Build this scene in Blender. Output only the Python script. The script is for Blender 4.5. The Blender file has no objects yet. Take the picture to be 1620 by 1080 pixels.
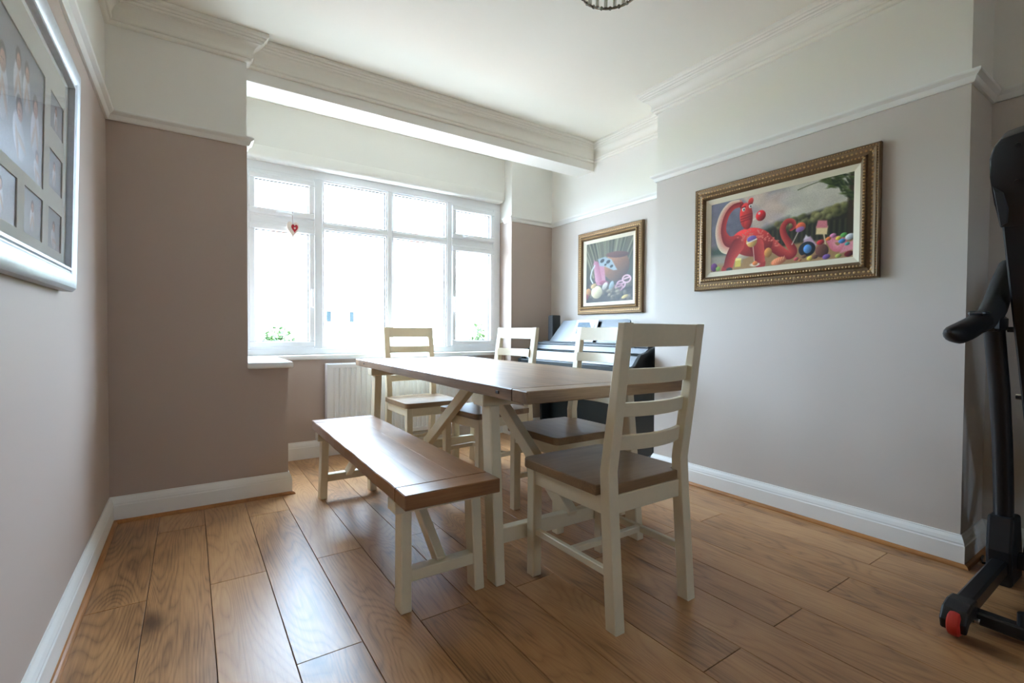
import bpy, bmesh, math, random
import numpy as np
from mathutils import Vector, Matrix

random.seed(7)
SC = bpy.context.scene
COL = SC.collection

# ------------------------------------------------------------------ camera
F_PX = 756.5
CAM = Vector((0.3412, -0.2335, 0.98))
yaw, pitch, roll = math.radians(33.99), math.radians(-1.135), math.radians(0.348)
fw = Vector((math.sin(yaw) * math.cos(pitch), math.cos(yaw) * math.cos(pitch), math.sin(pitch)))
rt = Vector((math.cos(yaw), -math.sin(yaw), 0))
up = rt.cross(fw)
rt2 = rt * math.cos(roll) + up * math.sin(roll)
up2 = -rt * math.sin(roll) + up * math.cos(roll)
cam_data = bpy.data.cameras.new('camera')
cam_data.sensor_width = 36
cam_data.lens = F_PX * 36 / 1620
cam_data.clip_start = 0.02
cam = bpy.data.objects.new('camera', cam_data)
cam.matrix_world = Matrix(((rt2.x, up2.x, -fw.x, CAM.x), (rt2.y, up2.y, -fw.y, CAM.y), (rt2.z, up2.z, -fw.z, CAM.z), (0, 0, 0, 1)))
COL.objects.link(cam)
SC.camera = cam

# ------------------------------------------------------------------ world, sun, exposure
SC.view_settings.view_transform = 'Standard'
SC.view_settings.look = 'None'
SC.view_settings.gamma = 1
SC.view_settings.use_curve_mapping = False
SC.view_settings.exposure = 0.0
w = bpy.data.worlds.new('world')
SC.world = w
w.use_nodes = True
bg = w.node_tree.nodes['Background']
bg.inputs[0].default_value = (0.57, 0.77, 1.0, 1)
bg.inputs[1].default_value = 44.0

sun_data = bpy.data.lights.new('sun', 'SUN')
sun_data.energy = 32.0
sun_data.angle = math.radians(1.5)
sun_data.color = (1.0, 0.96, 0.90)
sun = bpy.data.objects.new('sun', sun_data)
sun.rotation_euler = Vector((0.80, 0.30, -0.80)).to_track_quat('-Z', 'Y').to_euler()
COL.objects.link(sun)

SC.cycles.max_bounces = 10
SC.cycles.diffuse_bounces = 7
SC.cycles.glossy_bounces = 4
SC.cycles.transparent_max_bounces = 12
SC.cycles.caustics_reflective = False
SC.cycles.caustics_refractive = False


PORTALS = True


def portal(name, loc, rot, sx, sy):
    l = bpy.data.lights.new(name, 'AREA')
    l.shape = 'RECTANGLE'
    l.size, l.size_y = sx, sy
    l.cycles.is_portal = PORTALS
    o = bpy.data.objects.new(name, l)
    o.location = loc
    o.rotation_euler = rot
    COL.objects.link(o)


# ------------------------------------------------------------------ helpers: materials
def srgb(r, g, b):
    f = lambda c: (c / 255 / 12.92) if c / 255 <= 0.04045 else ((c / 255 + 0.055) / 1.055) ** 2.4
    return (f(r), f(g), f(b), 1)


def new_mat(name):
    m = bpy.data.materials.new(name)
    m.use_nodes = True
    nt = m.node_tree
    return m, nt, nt.nodes['Principled BSDF']


def N(nt, kind, **kw):
    n = nt.nodes.new(kind)
    for k, v in kw.items():
        if k in n.inputs:
            n.inputs[k].default_value = v
        else:
            setattr(n, k, v)
    return n


def bump(nt, b, src, strength, dist=0.002):
    n = N(nt, 'ShaderNodeBump')
    n.inputs['Strength'].default_value = strength
    n.inputs['Distance'].default_value = dist
    nt.links.new(src, n.inputs['Height'])
    nt.links.new(n.outputs[0], b.inputs['Normal'])


def plain(name, col, rough=0.5, metal=0.0, spec=0.5, noise=0.0, scale=30, coat=0.0, bumpy=0.0):
    """a painted / moulded surface with slight procedural variation"""
    m, nt, b = new_mat(name)
    b.inputs['Base Color'].default_value = col
    b.inputs['Roughness'].default_value = rough
    b.inputs['Metallic'].default_value = metal
    b.inputs['Specular IOR Level'].default_value = spec
    b.inputs['Coat Weight'].default_value = coat
    if noise or bumpy:
        tc = N(nt, 'ShaderNodeTexCoord')
        nz = N(nt, 'ShaderNodeTexNoise', Scale=scale, Detail=4.0, Roughness=0.6)
        nt.links.new(tc.outputs['Object'], nz.inputs['Vector'])
        if noise:
            mx = N(nt, 'ShaderNodeMix', data_type='RGBA')
            mx.inputs['A'].default_value = tuple(max(0, c * (1 - noise)) for c in col[:3]) + (1,)
            mx.inputs['B'].default_value = tuple(min(1, c * (1 + noise)) for c in col[:3]) + (1,)
            nt.links.new(nz.outputs['Fac'], mx.inputs['Factor'])
            nt.links.new(mx.outputs['Result'], b.inputs['Base Color'])
        if bumpy:
            bump(nt, b, nz.outputs['Fac'], bumpy)
    return m


def wall_paint(name, low, high, zsplit):
    """wall paint: one colour below the picture rail, off-white above it"""
    m, nt, b = new_mat(name)
    geo = N(nt, 'ShaderNodeNewGeometry')
    sep = N(nt, 'ShaderNodeSeparateXYZ')
    nt.links.new(geo.outputs['Position'], sep.inputs[0])
    gt = N(nt, 'ShaderNodeMath', operation='GREATER_THAN')
    gt.inputs[1].default_value = zsplit
    nt.links.new(sep.outputs['Z'], gt.inputs[0])
    mx = N(nt, 'ShaderNodeMix', data_type='RGBA')
    mx.inputs['A'].default_value = low
    mx.inputs['B'].default_value = high
    nt.links.new(gt.outputs[0], mx.inputs['Factor'])
    nt.links.new(mx.outputs['Result'], b.inputs['Base Color'])
    b.inputs['Roughness'].default_value = 0.62
    b.inputs['Specular IOR Level'].default_value = 0.35
    nz = N(nt, 'ShaderNodeTexNoise', Scale=90.0, Detail=3.0)
    nt.links.new(geo.outputs['Position'], nz.inputs['Vector'])
    bump(nt, b, nz.outputs['Fac'], 0.12, 0.001)
    return m


def wood(name, axis, dark, mid, light, rough=0.4, ring=34.0, knots=0.35, spec=0.5, scale=1.0, line=0.12):
    """timber with grain along the given local axis, different on every object"""
    m, nt, b = new_mat(name)
    L = nt.links.new
    tc = N(nt, 'ShaderNodeTexCoord')
    oi = N(nt, 'ShaderNodeObjectInfo')
    cmb = N(nt, 'ShaderNodeMath', operation='MULTIPLY')
    cmb.inputs[1].default_value = 61.0
    L(oi.outputs['Random'], cmb.inputs[0])
    add = N(nt, 'ShaderNodeVectorMath', operation='ADD')
    L(tc.outputs['Object'], add.inputs[0])
    L(cmb.outputs[0], add.inputs[1])
    mp = N(nt, 'ShaderNodeMapping')
    across, along = 5.5 * scale, 0.75 * scale
    sc = [across, across, across]
    sc[axis] = along
    mp.inputs['Scale'].default_value = sc
    L(add.outputs[0], mp.inputs['Vector'])
    n1 = N(nt, 'ShaderNodeTexNoise', Scale=1.0, Detail=1.6, Roughness=0.40, Distortion=0.45)
    L(mp.outputs[0], n1.inputs['Vector'])
    # contour lines of a stretched noise read as cathedral grain
    ml = N(nt, 'ShaderNodeMath', operation='MULTIPLY')
    ml.inputs[1].default_value = ring * 6.283 / 3
    L(n1.outputs['Fac'], ml.inputs[0])
    sn = N(nt, 'ShaderNodeMath', operation='SINE')
    L(ml.outputs[0], sn.inputs[0])
    ring01 = N(nt, 'ShaderNodeMapRange')
    ring01.inputs['From Min'].default_value = -1
    ring01.inputs['From Max'].default_value = 1
    L(sn.outputs[0], ring01.inputs['Value'])
    # fine pores
    mp2 = N(nt, 'ShaderNodeMapping')
    sc2 = [190.0, 190.0, 190.0]
    sc2[axis] = 7.0
    mp2.inputs['Scale'].default_value = sc2
    L(add.outputs[0], mp2.inputs['Vector'])
    n2 = N(nt, 'ShaderNodeTexNoise', Scale=1.0, Detail=2.0, Roughness=0.6)
    L(mp2.outputs[0], n2.inputs['Vector'])
    # broad tone patches
    mp3 = N(nt, 'ShaderNodeMapping')
    sc3 = [9.0, 9.0, 9.0]
    sc3[axis] = 2.6
    mp3.inputs['Scale'].default_value = sc3
    L(add.outputs[0], mp3.inputs['Vector'])
    n3 = N(nt, 'ShaderNodeTexNoise', Scale=1.0, Detail=3.0, Roughness=0.55)
    L(mp3.outputs[0], n3.inputs['Vector'])

    def madd(a, k, c):
        q = N(nt, 'ShaderNodeMath', operation='MULTIPLY_ADD')
        q.inputs[1].default_value = k
        L(a, q.inputs[0])
        if isinstance(c, float):
            q.inputs[2].default_value = c
        else:
            L(c, q.inputs[2])
        return q.outputs[0]
    # thin dark latewood lines rather than soft waves
    rp = N(nt, 'ShaderNodeMath', operation='POWER')
    rp.inputs[1].default_value = 0.32
    L(ring01.outputs[0], rp.inputs[0])
    t = madd(rp.outputs[0], line, 0.12 - line * 0.76)
    t = madd(n2.outputs['Fac'], 0.34, t)
    t = madd(n3.outputs['Fac'], 0.50, t)
    t = madd(oi.outputs['Random'], 0.16, t)
    ramp = N(nt, 'ShaderNodeValToRGB')
    ramp.color_ramp.elements[0].position = 0.34
    ramp.color_ramp.elements[0].color = dark
    ramp.color_ramp.elements[1].position = 0.92
    ramp.color_ramp.elements[1].color = light
    e = ramp.color_ramp.elements.new(0.62)
    e.color = mid
    L(t, ramp.inputs[0])
    out = ramp.outputs[0]
    if knots:
        mpk = N(nt, 'ShaderNodeMapping')
        sk = [4.2, 4.2, 4.2]
        sk[axis] = 1.7
        mpk.inputs['Scale'].default_value = sk
        L(add.outputs[0], mpk.inputs['Vector'])
        nd = N(nt, 'ShaderNodeTexNoise', Scale=6.0, Detail=3.0)
        L(mpk.outputs[0], nd.inputs['Vector'])
        mixv = N(nt, 'ShaderNodeMix', data_type='RGBA')
        mixv.inputs['Factor'].default_value = 0.16
        L(mpk.outputs[0], mixv.inputs['A'])
        L(nd.outputs['Color'], mixv.inputs['B'])
        vor = N(nt, 'ShaderNodeTexVoronoi', Scale=1.0)
        L(mixv.outputs['Result'], vor.inputs['Vector'])
        mr = N(nt, 'ShaderNodeMapRange')
        mr.inputs['From Min'].default_value = 0.04
        mr.inputs['From Max'].default_value = 0.20
        mr.inputs['To Min'].default_value = knots
        mr.inputs['To Max'].default_value = 0.0
        L(vor.outputs['Distance'], mr.inputs['Value'])
        mk = N(nt, 'ShaderNodeMix', data_type='RGBA')
        mk.inputs['B'].default_value = tuple(c * 0.45 for c in dark[:3]) + (1,)
        L(mr.outputs[0], mk.inputs['Factor'])
        L(out, mk.inputs['A'])
        out = mk.outputs['Result']
    L(out, b.inputs['Base Color'])
    b.inputs['Roughness'].default_value = rough
    b.inputs['Specular IOR Level'].default_value = spec
    bump(nt, b, t, 0.25, 0.0012)
    return m


def glass_mat(name, tint=(1, 1, 1, 1), refl=1.0):
    m, nt, b = new_mat(name)
    nt.nodes.remove(b)
    out = nt.nodes['Material Output']
    tr = N(nt, 'ShaderNodeBsdfTransparent')
    tr.inputs[0].default_value = tint
    gl = N(nt, 'ShaderNodeBsdfGlossy')
    gl.inputs['Roughness'].default_value = 0.02
    # thin sheet: mirror share rises with the angle of incidence (Schlick), front faces only
    lw = N(nt, 'ShaderNodeLayerWeight')
    lw.inputs['Blend'].default_value = 0.5
    pw = N(nt, 'ShaderNodeMath', operation='POWER')
    pw.inputs[1].default_value = 5.0
    nt.links.new(lw.outputs['Facing'], pw.inputs[0])
    ma = N(nt, 'ShaderNodeMath', operation='MULTIPLY_ADD')
    ma.inputs[1].default_value = 0.92 * refl
    ma.inputs[2].default_value = 0.075 * refl
    nt.links.new(pw.outputs[0], ma.inputs[0])
    geo = N(nt, 'ShaderNodeNewGeometry')
    inv = N(nt, 'ShaderNodeMath', operation='SUBTRACT')
    inv.inputs[0].default_value = 1.0
    nt.links.new(geo.outputs['Backfacing'], inv.inputs[1])
    fr = N(nt, 'ShaderNodeMath', operation='MULTIPLY')
    nt.links.new(ma.outputs[0], fr.inputs[0])
    nt.links.new(inv.outputs[0], fr.inputs[1])
    mx = N(nt, 'ShaderNodeMixShader')
    nt.links.new(fr.outputs[0], mx.inputs[0])
    nt.links.new(tr.outputs[0], mx.inputs[1])
    nt.links.new(gl.outputs[0], mx.inputs[2])
    nt.links.new(mx.outputs[0], out.inputs[0])
    return m


def vcol_mat(name, rough=0.45):
    m, nt, b = new_mat(name)
    a = N(nt, 'ShaderNodeVertexColor', layer_name='paint')
    nt.links.new(a.outputs[0], b.inputs['Base Color'])
    b.inputs['Roughness'].default_value = rough
    b.inputs['Specular IOR Level'].default_value = 0.3
    tc = N(nt, 'ShaderNodeTexCoord')
    nz = N(nt, 'ShaderNodeTexNoise', Scale=180.0, Detail=3.0)
    nt.links.new(tc.outputs['Object'], nz.inputs['Vector'])
    bump(nt, b, nz.outputs['Fac'], 0.15, 0.001)
    return m


TAUPE = srgb(183, 166, 154)
BEIGE = srgb(199, 190, 181)
CREAM_WALL = srgb(236, 234, 228)
M = {
    'taupe': wall_paint('taupe_wall_paint', TAUPE, CREAM_WALL, 2.05),
    'beige': wall_paint('beige_wall_paint', BEIGE, CREAM_WALL, 2.05),
    'white_wall': plain('white_wall_paint', CREAM_WALL, 0.65, spec=0.3, noise=0.015, scale=6),
    'ceiling': plain('ceiling_paint', srgb(240, 237, 226), 0.7, spec=0.25, noise=0.01, scale=4),
    'trim': plain('white_gloss_trim', srgb(238, 238, 234), 0.32, spec=0.5, noise=0.01, scale=12),
    'cornice': plain('white_plaster', srgb(236, 233, 224), 0.55, spec=0.35, noise=0.012, scale=20),
    'upvc': plain('white_upvc', srgb(240, 243, 246), 0.28, spec=0.5, noise=0.006, scale=15),
    'gasket': plain('window_gasket', srgb(48, 36, 34), 0.6, noise=0.1),
    'cream': plain('cream_furniture_paint', srgb(222, 211, 184), 0.42, spec=0.45, noise=0.05, scale=45, bumpy=0.06),
    'radiator': plain('white_radiator_enamel', srgb(236, 238, 242), 0.4, spec=0.35, noise=0.01, scale=20),
    'chrome': plain('chrome', (0.75, 0.75, 0.76, 1), 0.14, 1.0, noise=0.03),
    'bare_oak_bead': wood('oak_bead', 1, srgb(132, 84, 40), srgb(168, 112, 58), srgb(190, 136, 80), 0.4, knots=0),
    'bare_oak_bead_x': wood('oak_bead_x', 0, srgb(132, 84, 40), srgb(168, 112, 58), srgb(190, 136, 80), 0.4, knots=0),
    'floor': wood('oak_laminate', 1, srgb(108, 72, 44), srgb(176, 130, 86), srgb(202, 158, 110), 0.34, ring=92, knots=0.9, spec=0.5, line=0.15),
    'floor_joint': plain('floor_joint', srgb(70, 44, 24), 0.7, noise=0.1),
    'top_y': wood('table_timber_long', 1, srgb(100, 76, 56), srgb(146, 118, 92), srgb(174, 146, 116), 0.34, ring=16, knots=0.4, spec=0.55),
    'top_x': wood('table_timber_cross', 0, srgb(100, 76, 56), srgb(146, 118, 92), srgb(174, 146, 116), 0.34, ring=16, knots=0.4, spec=0.55),
    'bench_y': wood('bench_timber_long', 1, srgb(92, 58, 35), srgb(138, 96, 61), srgb(166, 122, 82), 0.33, ring=16, knots=0.4, spec=0.55),
    'bench_x': wood('bench_timber_cross', 0, srgb(92, 58, 35), srgb(138, 96, 61), srgb(166, 122, 82), 0.33, ring=16, knots=0.4, spec=0.55),
    'seat': wood('chair_seat_timber', 0, srgb(92, 70, 48), srgb(138, 110, 80), srgb(162, 134, 100), 0.36, ring=14, knots=0.25, spec=0.5),
    'top_peg': plain('dark_peg', srgb(60, 42, 32), 0.6, noise=0.2, scale=90),
    'piano': plain('satin_black_piano', srgb(20, 26, 26), 0.3, spec=0.6, noise=0.08, scale=60),
    'black_plastic': plain('black_plastic', srgb(26, 26, 28), 0.42, noise=0.1, scale=60),
    'black_metal': plain('black_powder_coat', srgb(22, 22, 24), 0.35, spec=0.5, noise=0.12, scale=200),
    'grey_plastic': plain('charcoal_plastic', srgb(48, 50, 54), 0.38, noise=0.08, scale=60),
    'foam': plain('black_foam_grip', srgb(34, 33, 33), 0.75, noise=0.15, scale=220, bumpy=0.3),
    'red_wheel': plain('red_wheel', srgb(190, 48, 36), 0.4, noise=0.06, scale=50),
    'silver_frame': plain('brushed_silver_leaf', srgb(188, 191, 196), 0.5, 0.7, noise=0.14, scale=55, bumpy=0.1),
    'mat': plain('mount_board', srgb(226, 226, 220), 0.8, noise=0.01, scale=200),
    'gold': plain('aged_gold', srgb(176, 140, 92), 0.36, 0.7, noise=0.4, scale=110, bumpy=0.4),
    'gold_dark': plain('dark_gilt', srgb(112, 87, 60), 0.45, 0.5, noise=0.45, scale=130, bumpy=0.8),
    'linen': plain('linen_liner', srgb(222, 212, 190), 0.85, noise=0.04, scale=300, bumpy=0.2),
    'painting': vcol_mat('painted_canvas', 0.5),
    'photo': vcol_mat('photo_print', 0.35),
    'glass': glass_mat('window_glass'),
    'picture_glass': glass_mat('picture_glass'),
    'heart_white': plain('white_painted_heart', srgb(226, 214, 204), 0.6, noise=0.05, scale=80),
    'heart_red': plain('red_fabric_heart', srgb(178, 34, 48), 0.7, noise=0.12, scale=200),
    'string': plain('string', srgb(170, 140, 140), 0.8, noise=0.1),
    'paper': plain('paper', srgb(236, 238, 240), 0.6, noise=0.02, scale=80),
    'blind': plain('roller_blind_fabric', srgb(228, 231, 236), 0.7, noise=0.015, scale=200),
    'crystal': plain('crystal_rod', srgb(225, 225, 216), 0.1, spec=0.8, noise=0.03),
    'lamp_metal': plain('brushed_nickel', srgb(150, 146, 134), 0.25, 0.9, noise=0.1),
    'grass': plain('lawn_grass', srgb(96, 130, 58), 0.9, noise=0.35, scale=3),
    'paving': plain('pale_paving', srgb(186, 184, 178), 0.9, noise=0.08, scale=2),
    'leaf': plain('hedge_leaf', srgb(52, 74, 30), 0.6, noise=0.4, scale=9),
    'render': plain('house_render', srgb(224, 218, 206), 0.85, noise=0.04, scale=3),
    'roof_tile': plain('roof_tile', srgb(188, 174, 168), 0.8, noise=0.12, scale=6),
    'house_glass': plain('house_window_glass', srgb(42, 48, 52), 0.5, spec=0.05, noise=0.05, scale=2),
    'house_blind': plain('house_window_with_nets', srgb(214, 216, 218), 0.7, noise=0.05, scale=2),
    'tarmac': plain('tarmac', srgb(120, 120, 122), 0.9, noise=0.1, scale=20),
    'brick': plain('red_brick', srgb(166, 96, 74), 0.85, noise=0.2, scale=25),
}


# ------------------------------------------------------------------ helpers: geometry
def V(*a):
    return Vector(a)


def box(bm, x0, x1, y0, y1, z0, z1, bev=0.0, seg=1, mat=None):
    c = [bm.verts.new((x, y, z)) for x in (x0, x1) for y in (y0, y1) for z in (z0, z1)]
    q = [(0, 1, 3, 2), (4, 6, 7, 5), (0, 4, 5, 1), (2, 3, 7, 6), (0, 2, 6, 4), (1, 5, 7, 3)]
    fs = [bm.faces.new([c[i] for i in f]) for f in q]
    if mat is not None:
        bmesh.ops.transform(bm, matrix=mat, verts=c)
    if bev:
        es = list({e for f in fs for e in f.edges})
        bmesh.ops.bevel(bm, geom=es, offset=bev, segments=seg, affect='EDGES', profile=0.5)
    return bm


def hull8(bm, lo, hi, bev=0.0):
    """a bar between two quads (lists of 4 points, same winding)"""
    a = [bm.verts.new(p) for p in lo]
    b = [bm.verts.new(p) for p in hi]
    fs = [bm.faces.new(a[::-1]), bm.faces.new(b)]
    for i in range(4):
        j = (i + 1) % 4
        fs.append(bm.faces.new((a[i], a[j], b[j], b[i])))
    if bev:
        es = list({e for f in fs for e in f.edges})
        bmesh.ops.bevel(bm, geom=es, offset=bev, segments=1, affect='EDGES', profile=0.5)
    return bm


def bar(bm, p0, p1, wd, ht, upv=(0, 0, 1), bev=0.002):
    """rectangular bar from p0 to p1: wd across, ht along upv"""
    p0, p1 = Vector(p0), Vector(p1)
    d = (p1 - p0).normalized()
    s = d.cross(Vector(upv)).normalized()
    u = s.cross(d)
    q = lambda p: [p + s * (i * wd / 2) + u * (j * ht / 2) for i, j in ((-1, -1), (1, -1), (1, 1), (-1, 1))]
    return hull8(bm, q(p0), q(p1), bev)


def prism(bm, pts, axis, a0, a1, bev=0.0):
    """polygon pts extruded along an axis from a0 to a1"""
    def mk(u, v, t):
        return {0: (t, u, v), 1: (u, t, v), 2: (u, v, t)}[axis]
    A = [bm.verts.new(mk(u, v, a0)) for u, v in pts]
    B = [bm.verts.new(mk(u, v, a1)) for u, v in pts]
    fs = [bm.faces.new(A[::-1]), bm.faces.new(B)]
    n = len(pts)
    for i in range(n):
        j = (i + 1) % n
        fs.append(bm.faces.new((A[i], A[j], B[j], B[i])))
    bmesh.ops.recalc_face_normals(bm, faces=fs)
    if bev:
        es = list({e for f in fs[:2] for e in f.edges})
        bmesh.ops.bevel(bm, geom=es, offset=bev, segments=2, affect='EDGES', profile=0.5)
    return bm


def tube(bm, pts, r, n=12, cap=True):
    pts = [Vector(p) for p in pts]
    rs = r if isinstance(r, (list, tuple)) else [r] * len(pts)
    rings = []
    prev = None
    for i, p in enumerate(pts):
        d = (pts[min(i + 1, len(pts) - 1)] - pts[max(i - 1, 0)]).normalized()
        ref = prev if prev is not None else (Vector((0, 0, 1)) if abs(d.z) < 0.9 else Vector((1, 0, 0)))
        s = (ref - d * ref.dot(d)).normalized()
        prev = s
        t = d.cross(s)
        rr = rs[i] if isinstance(rs[i], (tuple, list)) else (rs[i], rs[i])
        rings.append([bm.verts.new(p + s * (math.cos(2 * math.pi * k / n) * rr[0]) + t * (math.sin(2 * math.pi * k / n) * rr[1])) for k in range(n)])
    for a, b in zip(rings, rings[1:]):
        for k in range(n):
            bm.faces.new((a[k], a[(k + 1) % n], b[(k + 1) % n], b[k]))
    if cap:
        bm.faces.new(rings[0][::-1])
        bm.faces.new(rings[-1])
    return bm


def lathe(bm, prof, n=24, c=(0, 0)):
    rings = [[bm.verts.new((c[0] + r * math.cos(2 * math.pi * k / n), c[1] + r * math.sin(2 * math.pi * k / n), z)) for k in range(n)] for r, z in prof]
    for a, b in zip(rings, rings[1:]):
        for k in range(n):
            bm.faces.new((a[k], a[(k + 1) % n], b[(k + 1) % n], b[k]))
    bm.faces.new(rings[0][::-1])
    bm.faces.new(rings[-1])
    return bm


def obj(name, bm, mat, parent=None, smooth=False, fix=True):
    if fix:
        bmesh.ops.recalc_face_normals(bm, faces=bm.faces)
    me = bpy.data.meshes.new(name)
    bm.to_mesh(me)
    bm.free()
    me.materials.append(M[mat] if isinstance(mat, str) else mat)
    if smooth:
        me.polygons.foreach_set('use_smooth', [True] * len(me.polygons))
        try:
            me.set_sharp_from_angle(angle=math.radians(38))
        except Exception:
            pass
    o = bpy.data.objects.new(name, me)
    COL.objects.link(o)
    if parent is not None:
        o.parent = parent
    return o


def BM():
    return bmesh.new()


def boxo(name, mat, parent, *a, bev=0.002):
    """one box as an object"""
    return obj(name, box(BM(), *a, bev=bev), mat, parent)


def thing(name, label, cat, loc=(0, 0, 0), rotz=0.0, group=None):
    o = bpy.data.objects.new(name, None)
    o.empty_display_size = 0.1
    o.location = loc
    o.rotation_euler = (0, 0, rotz)
    COL.objects.link(o)
    o['label'] = label
    o['category'] = cat
    if group:
        o['group'] = group
    return o


def tag(o, label, cat, group=None):
    o['label'] = label
    o['category'] = cat
    if group:
        o['group'] = group
    return o


def struct(o):
    o['kind'] = 'structure'
    return o


def sweep(bm, path, prof, closed=False):
    """profile (offset to the left of travel, z) swept along a plan path with mitred corners"""
    P = [Vector((p[0], p[1])) for p in path]
    n = len(P)
    cols = []
    for i in range(n):
        if closed:
            d0 = (P[i] - P[i - 1]).normalized()
            d1 = (P[(i + 1) % n] - P[i]).normalized()
        else:
            d0 = (P[i] - P[i - 1]).normalized() if i > 0 else (P[1] - P[0]).normalized()
            d1 = (P[i + 1] - P[i]).normalized() if i < n - 1 else d0
        n0, n1 = Vector((-d0.y, d0.x)), Vector((-d1.y, d1.x))
        mdir = n0 + n1
        k = 2.0 / max(mdir.length_squared, 1e-6)
        m = mdir * k
        cols.append([bm.verts.new((P[i].x + m.x * o, P[i].y + m.y * o, z)) for o, z in prof])
    rng = range(n if closed else n - 1)
    for i in rng:
        a, b = cols[i], cols[(i + 1) % n]
        for k in range(len(prof) - 1):
            bm.faces.new((a[k], a[k + 1], b[k + 1], b[k]))
    if not closed:
        for c in (cols[0], cols[-1]):
            bm.faces.new(c)
    return bm


# ------------------------------------------------------------------ room measures (metres)
XL, XR = 0.0, 3.371
XB, YB1, YB2 = 3.049, 1.987, 0.369          # chimney breast
YP = 2.892                                   # face of the left pier
XP1, XP2 = 0.618, 0.829                      # pier edge above / below the sill
YW = 3.680                                   # wall under the window
YWIN = 3.753                                 # window plane
XPR, YPR = 2.8835, 3.555                     # right pier
ZS = 0.7946                                  # sill top
ZC = 2.641                                   # ceiling
ZSF, YBM = 2.4305, 2.958                     # beam over the bay
ZR = 2.028                                   # picture rail underside
ZFT = 2.25                                   # window head
YBK = -3.3                                   # rear wall of the through room
T = 0.16
RW0, RW1, RZA, RZB = 1.35, 2.05, 1.1, 1.6    # added rear window, sized for the fill light it lets in

portal('portal_window', (1.76, YWIN + 0.10, 1.52), (math.radians(90), 0, math.pi), 2.24, 1.46)
portal('portal_rear', ((RW0 + RW1) / 2, YBK - 0.10, (RZA + RZB) / 2), (math.radians(90), 0, 0), RW1 - RW0, RZB - RZA)

# ---- walls
def wallbox(name, mat, *boxes):
    bm = BM()
    for b in boxes:
        box(bm, *b)
    return struct(obj(name, bm, mat))

wallbox('wall_left', 'taupe', (-T, 0, YBK, YP + 0.05, 0, ZC))
wallbox('wall_left_pier', 'taupe', (-T, XP1, YP, YW + 0.35, 0, ZC), (XP1, XP2, YP, YW, 0, ZS - 0.035))
wallbox('wall_window', 'taupe', (XP2, XPR, YW, YW + 0.30, 0, ZS - 0.035), (XP1, XPR, YW, YW + 0.30, ZFT, ZC))
wallbox('wall_right_pier', 'taupe', (XPR, XR + T, YPR, YW + 0.35, 0, ZC))
wallbox('wall_right', 'beige', (XR, XR + T, YBK, YPR, 0, ZC))
wallbox('wall_chimney_breast', 'beige', (XB, XR, YB2, YB1, 0, ZC))
wallbox('wall_rear', 'taupe', (-T, RW0, YBK - T, YBK, 0, ZC), (RW1, XR + T, YBK - T, YBK, 0, ZC), (RW0, RW1, YBK - T, YBK, RZB, ZC), (RW0, RW1, YBK - T, YBK, 0, RZA))
wallbox('ceiling', 'ceiling', (-T, XR + T, YBK - T, YW + 0.35, ZC, ZC + 0.12))
wallbox('trim_1', 'white_wall', (XP1, XR, YBM, YBM + 0.208, ZSF, ZC))      # dropped beam across the bay

# ---- cornice, picture rail, skirting
COR = [(0, 2.498), (0.014, 2.498), (0.020, 2.502), (0.022, 2.508), (0.022, 2.514), (0.030, 2.516), (0.034, 2.522), (0.034, 2.532), (0.030, 2.535)]
COR += [(0.030 + 0.040 * (1 - math.cos(math.pi / 2 * k / 7)), 2.537 + 0.050 * math.sin(math.pi / 2 * k / 7)) for k in range(8)]
COR += [(0.072, 2.592), (0.078, 2.592), (0.082, 2.598), (0.082, 2.604), (0.088, 2.604), (0.092, 2.611), (0.092, 2.617), (0.098, 2.617), (0.104, 2.624), (0.104, 2.6405), (0, 2.6405)]
# travelling clockwise seen from above the room is on the right, so walk the other way: offsets to the left point into the room
room_path = [(XR, YBK), (XR, YB2), (XB, YB2), (XB, YB1), (XR, YB1), (XR, YBM), (XP1, YBM), (XP1, YP), (0, YP), (0, YBK)]
struct(obj('trim_2', sweep(BM(), room_path, COR), 'cornice', smooth=False))

RAIL = [(0, ZR), (0.010, ZR), (0.014, ZR + 0.006), (0.020, ZR + 0.022), (0.034, ZR + 0.034), (0.036, ZR + 0.040), (0.036, ZR + 0.046), (0.030, ZR + 0.048), (0, ZR + 0.048)]
struct(obj('trim_3', sweep(BM(), [(XR, YBK), (XR, YB2), (XB, YB2), (XB, YB1), (XR, YB1), (XR, YPR), (XPR, YPR), (XPR, YW - 0.005)], RAIL), 'trim'))
struct(obj('trim_4', sweep(BM(), [(XP1, YP + 0.10), (XP1, YP), (0, YP), (0, YBK)], RAIL), 'trim'))

SK = [(0, 0), (0.019, 0), (0.019, 0.088), (0.0165, 0.094), (0.0165, 0.100), (0.012, 0.114), (0.006, 0.126), (0.005, 0.132), (0, 0.132)]
BEAD = [(0.019, 0), (0.035, 0), (0.034, 0.006), (0.030, 0.012), (0.024, 0.016), (0.019, 0.017)]
right_path = [(XR, YBK), (XR, YB2), (XB, YB2), (XB, YB1), (XR, YB1), (XR, YPR), (XPR, YPR), (XPR, YW), (XP2, YW)]
left_path = [(XP2, YW - 0.02), (XP2, YP), (0, YP), (0, YBK)]
struct(obj('baseboard_right', sweep(BM(), right_path, SK), 'trim'))
struct(obj('baseboard_left', sweep(BM(), left_path, SK), 'trim'))
struct(obj('trim_5', sweep(BM(), right_path[:7], BEAD), 'bare_oak_bead'))
struct(obj('trim_6', sweep(BM(), [(XP2, YP + 0.012), (XP2, YP), (0, YP), (0, YBK)], BEAD), 'bare_oak_bead'))

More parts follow.
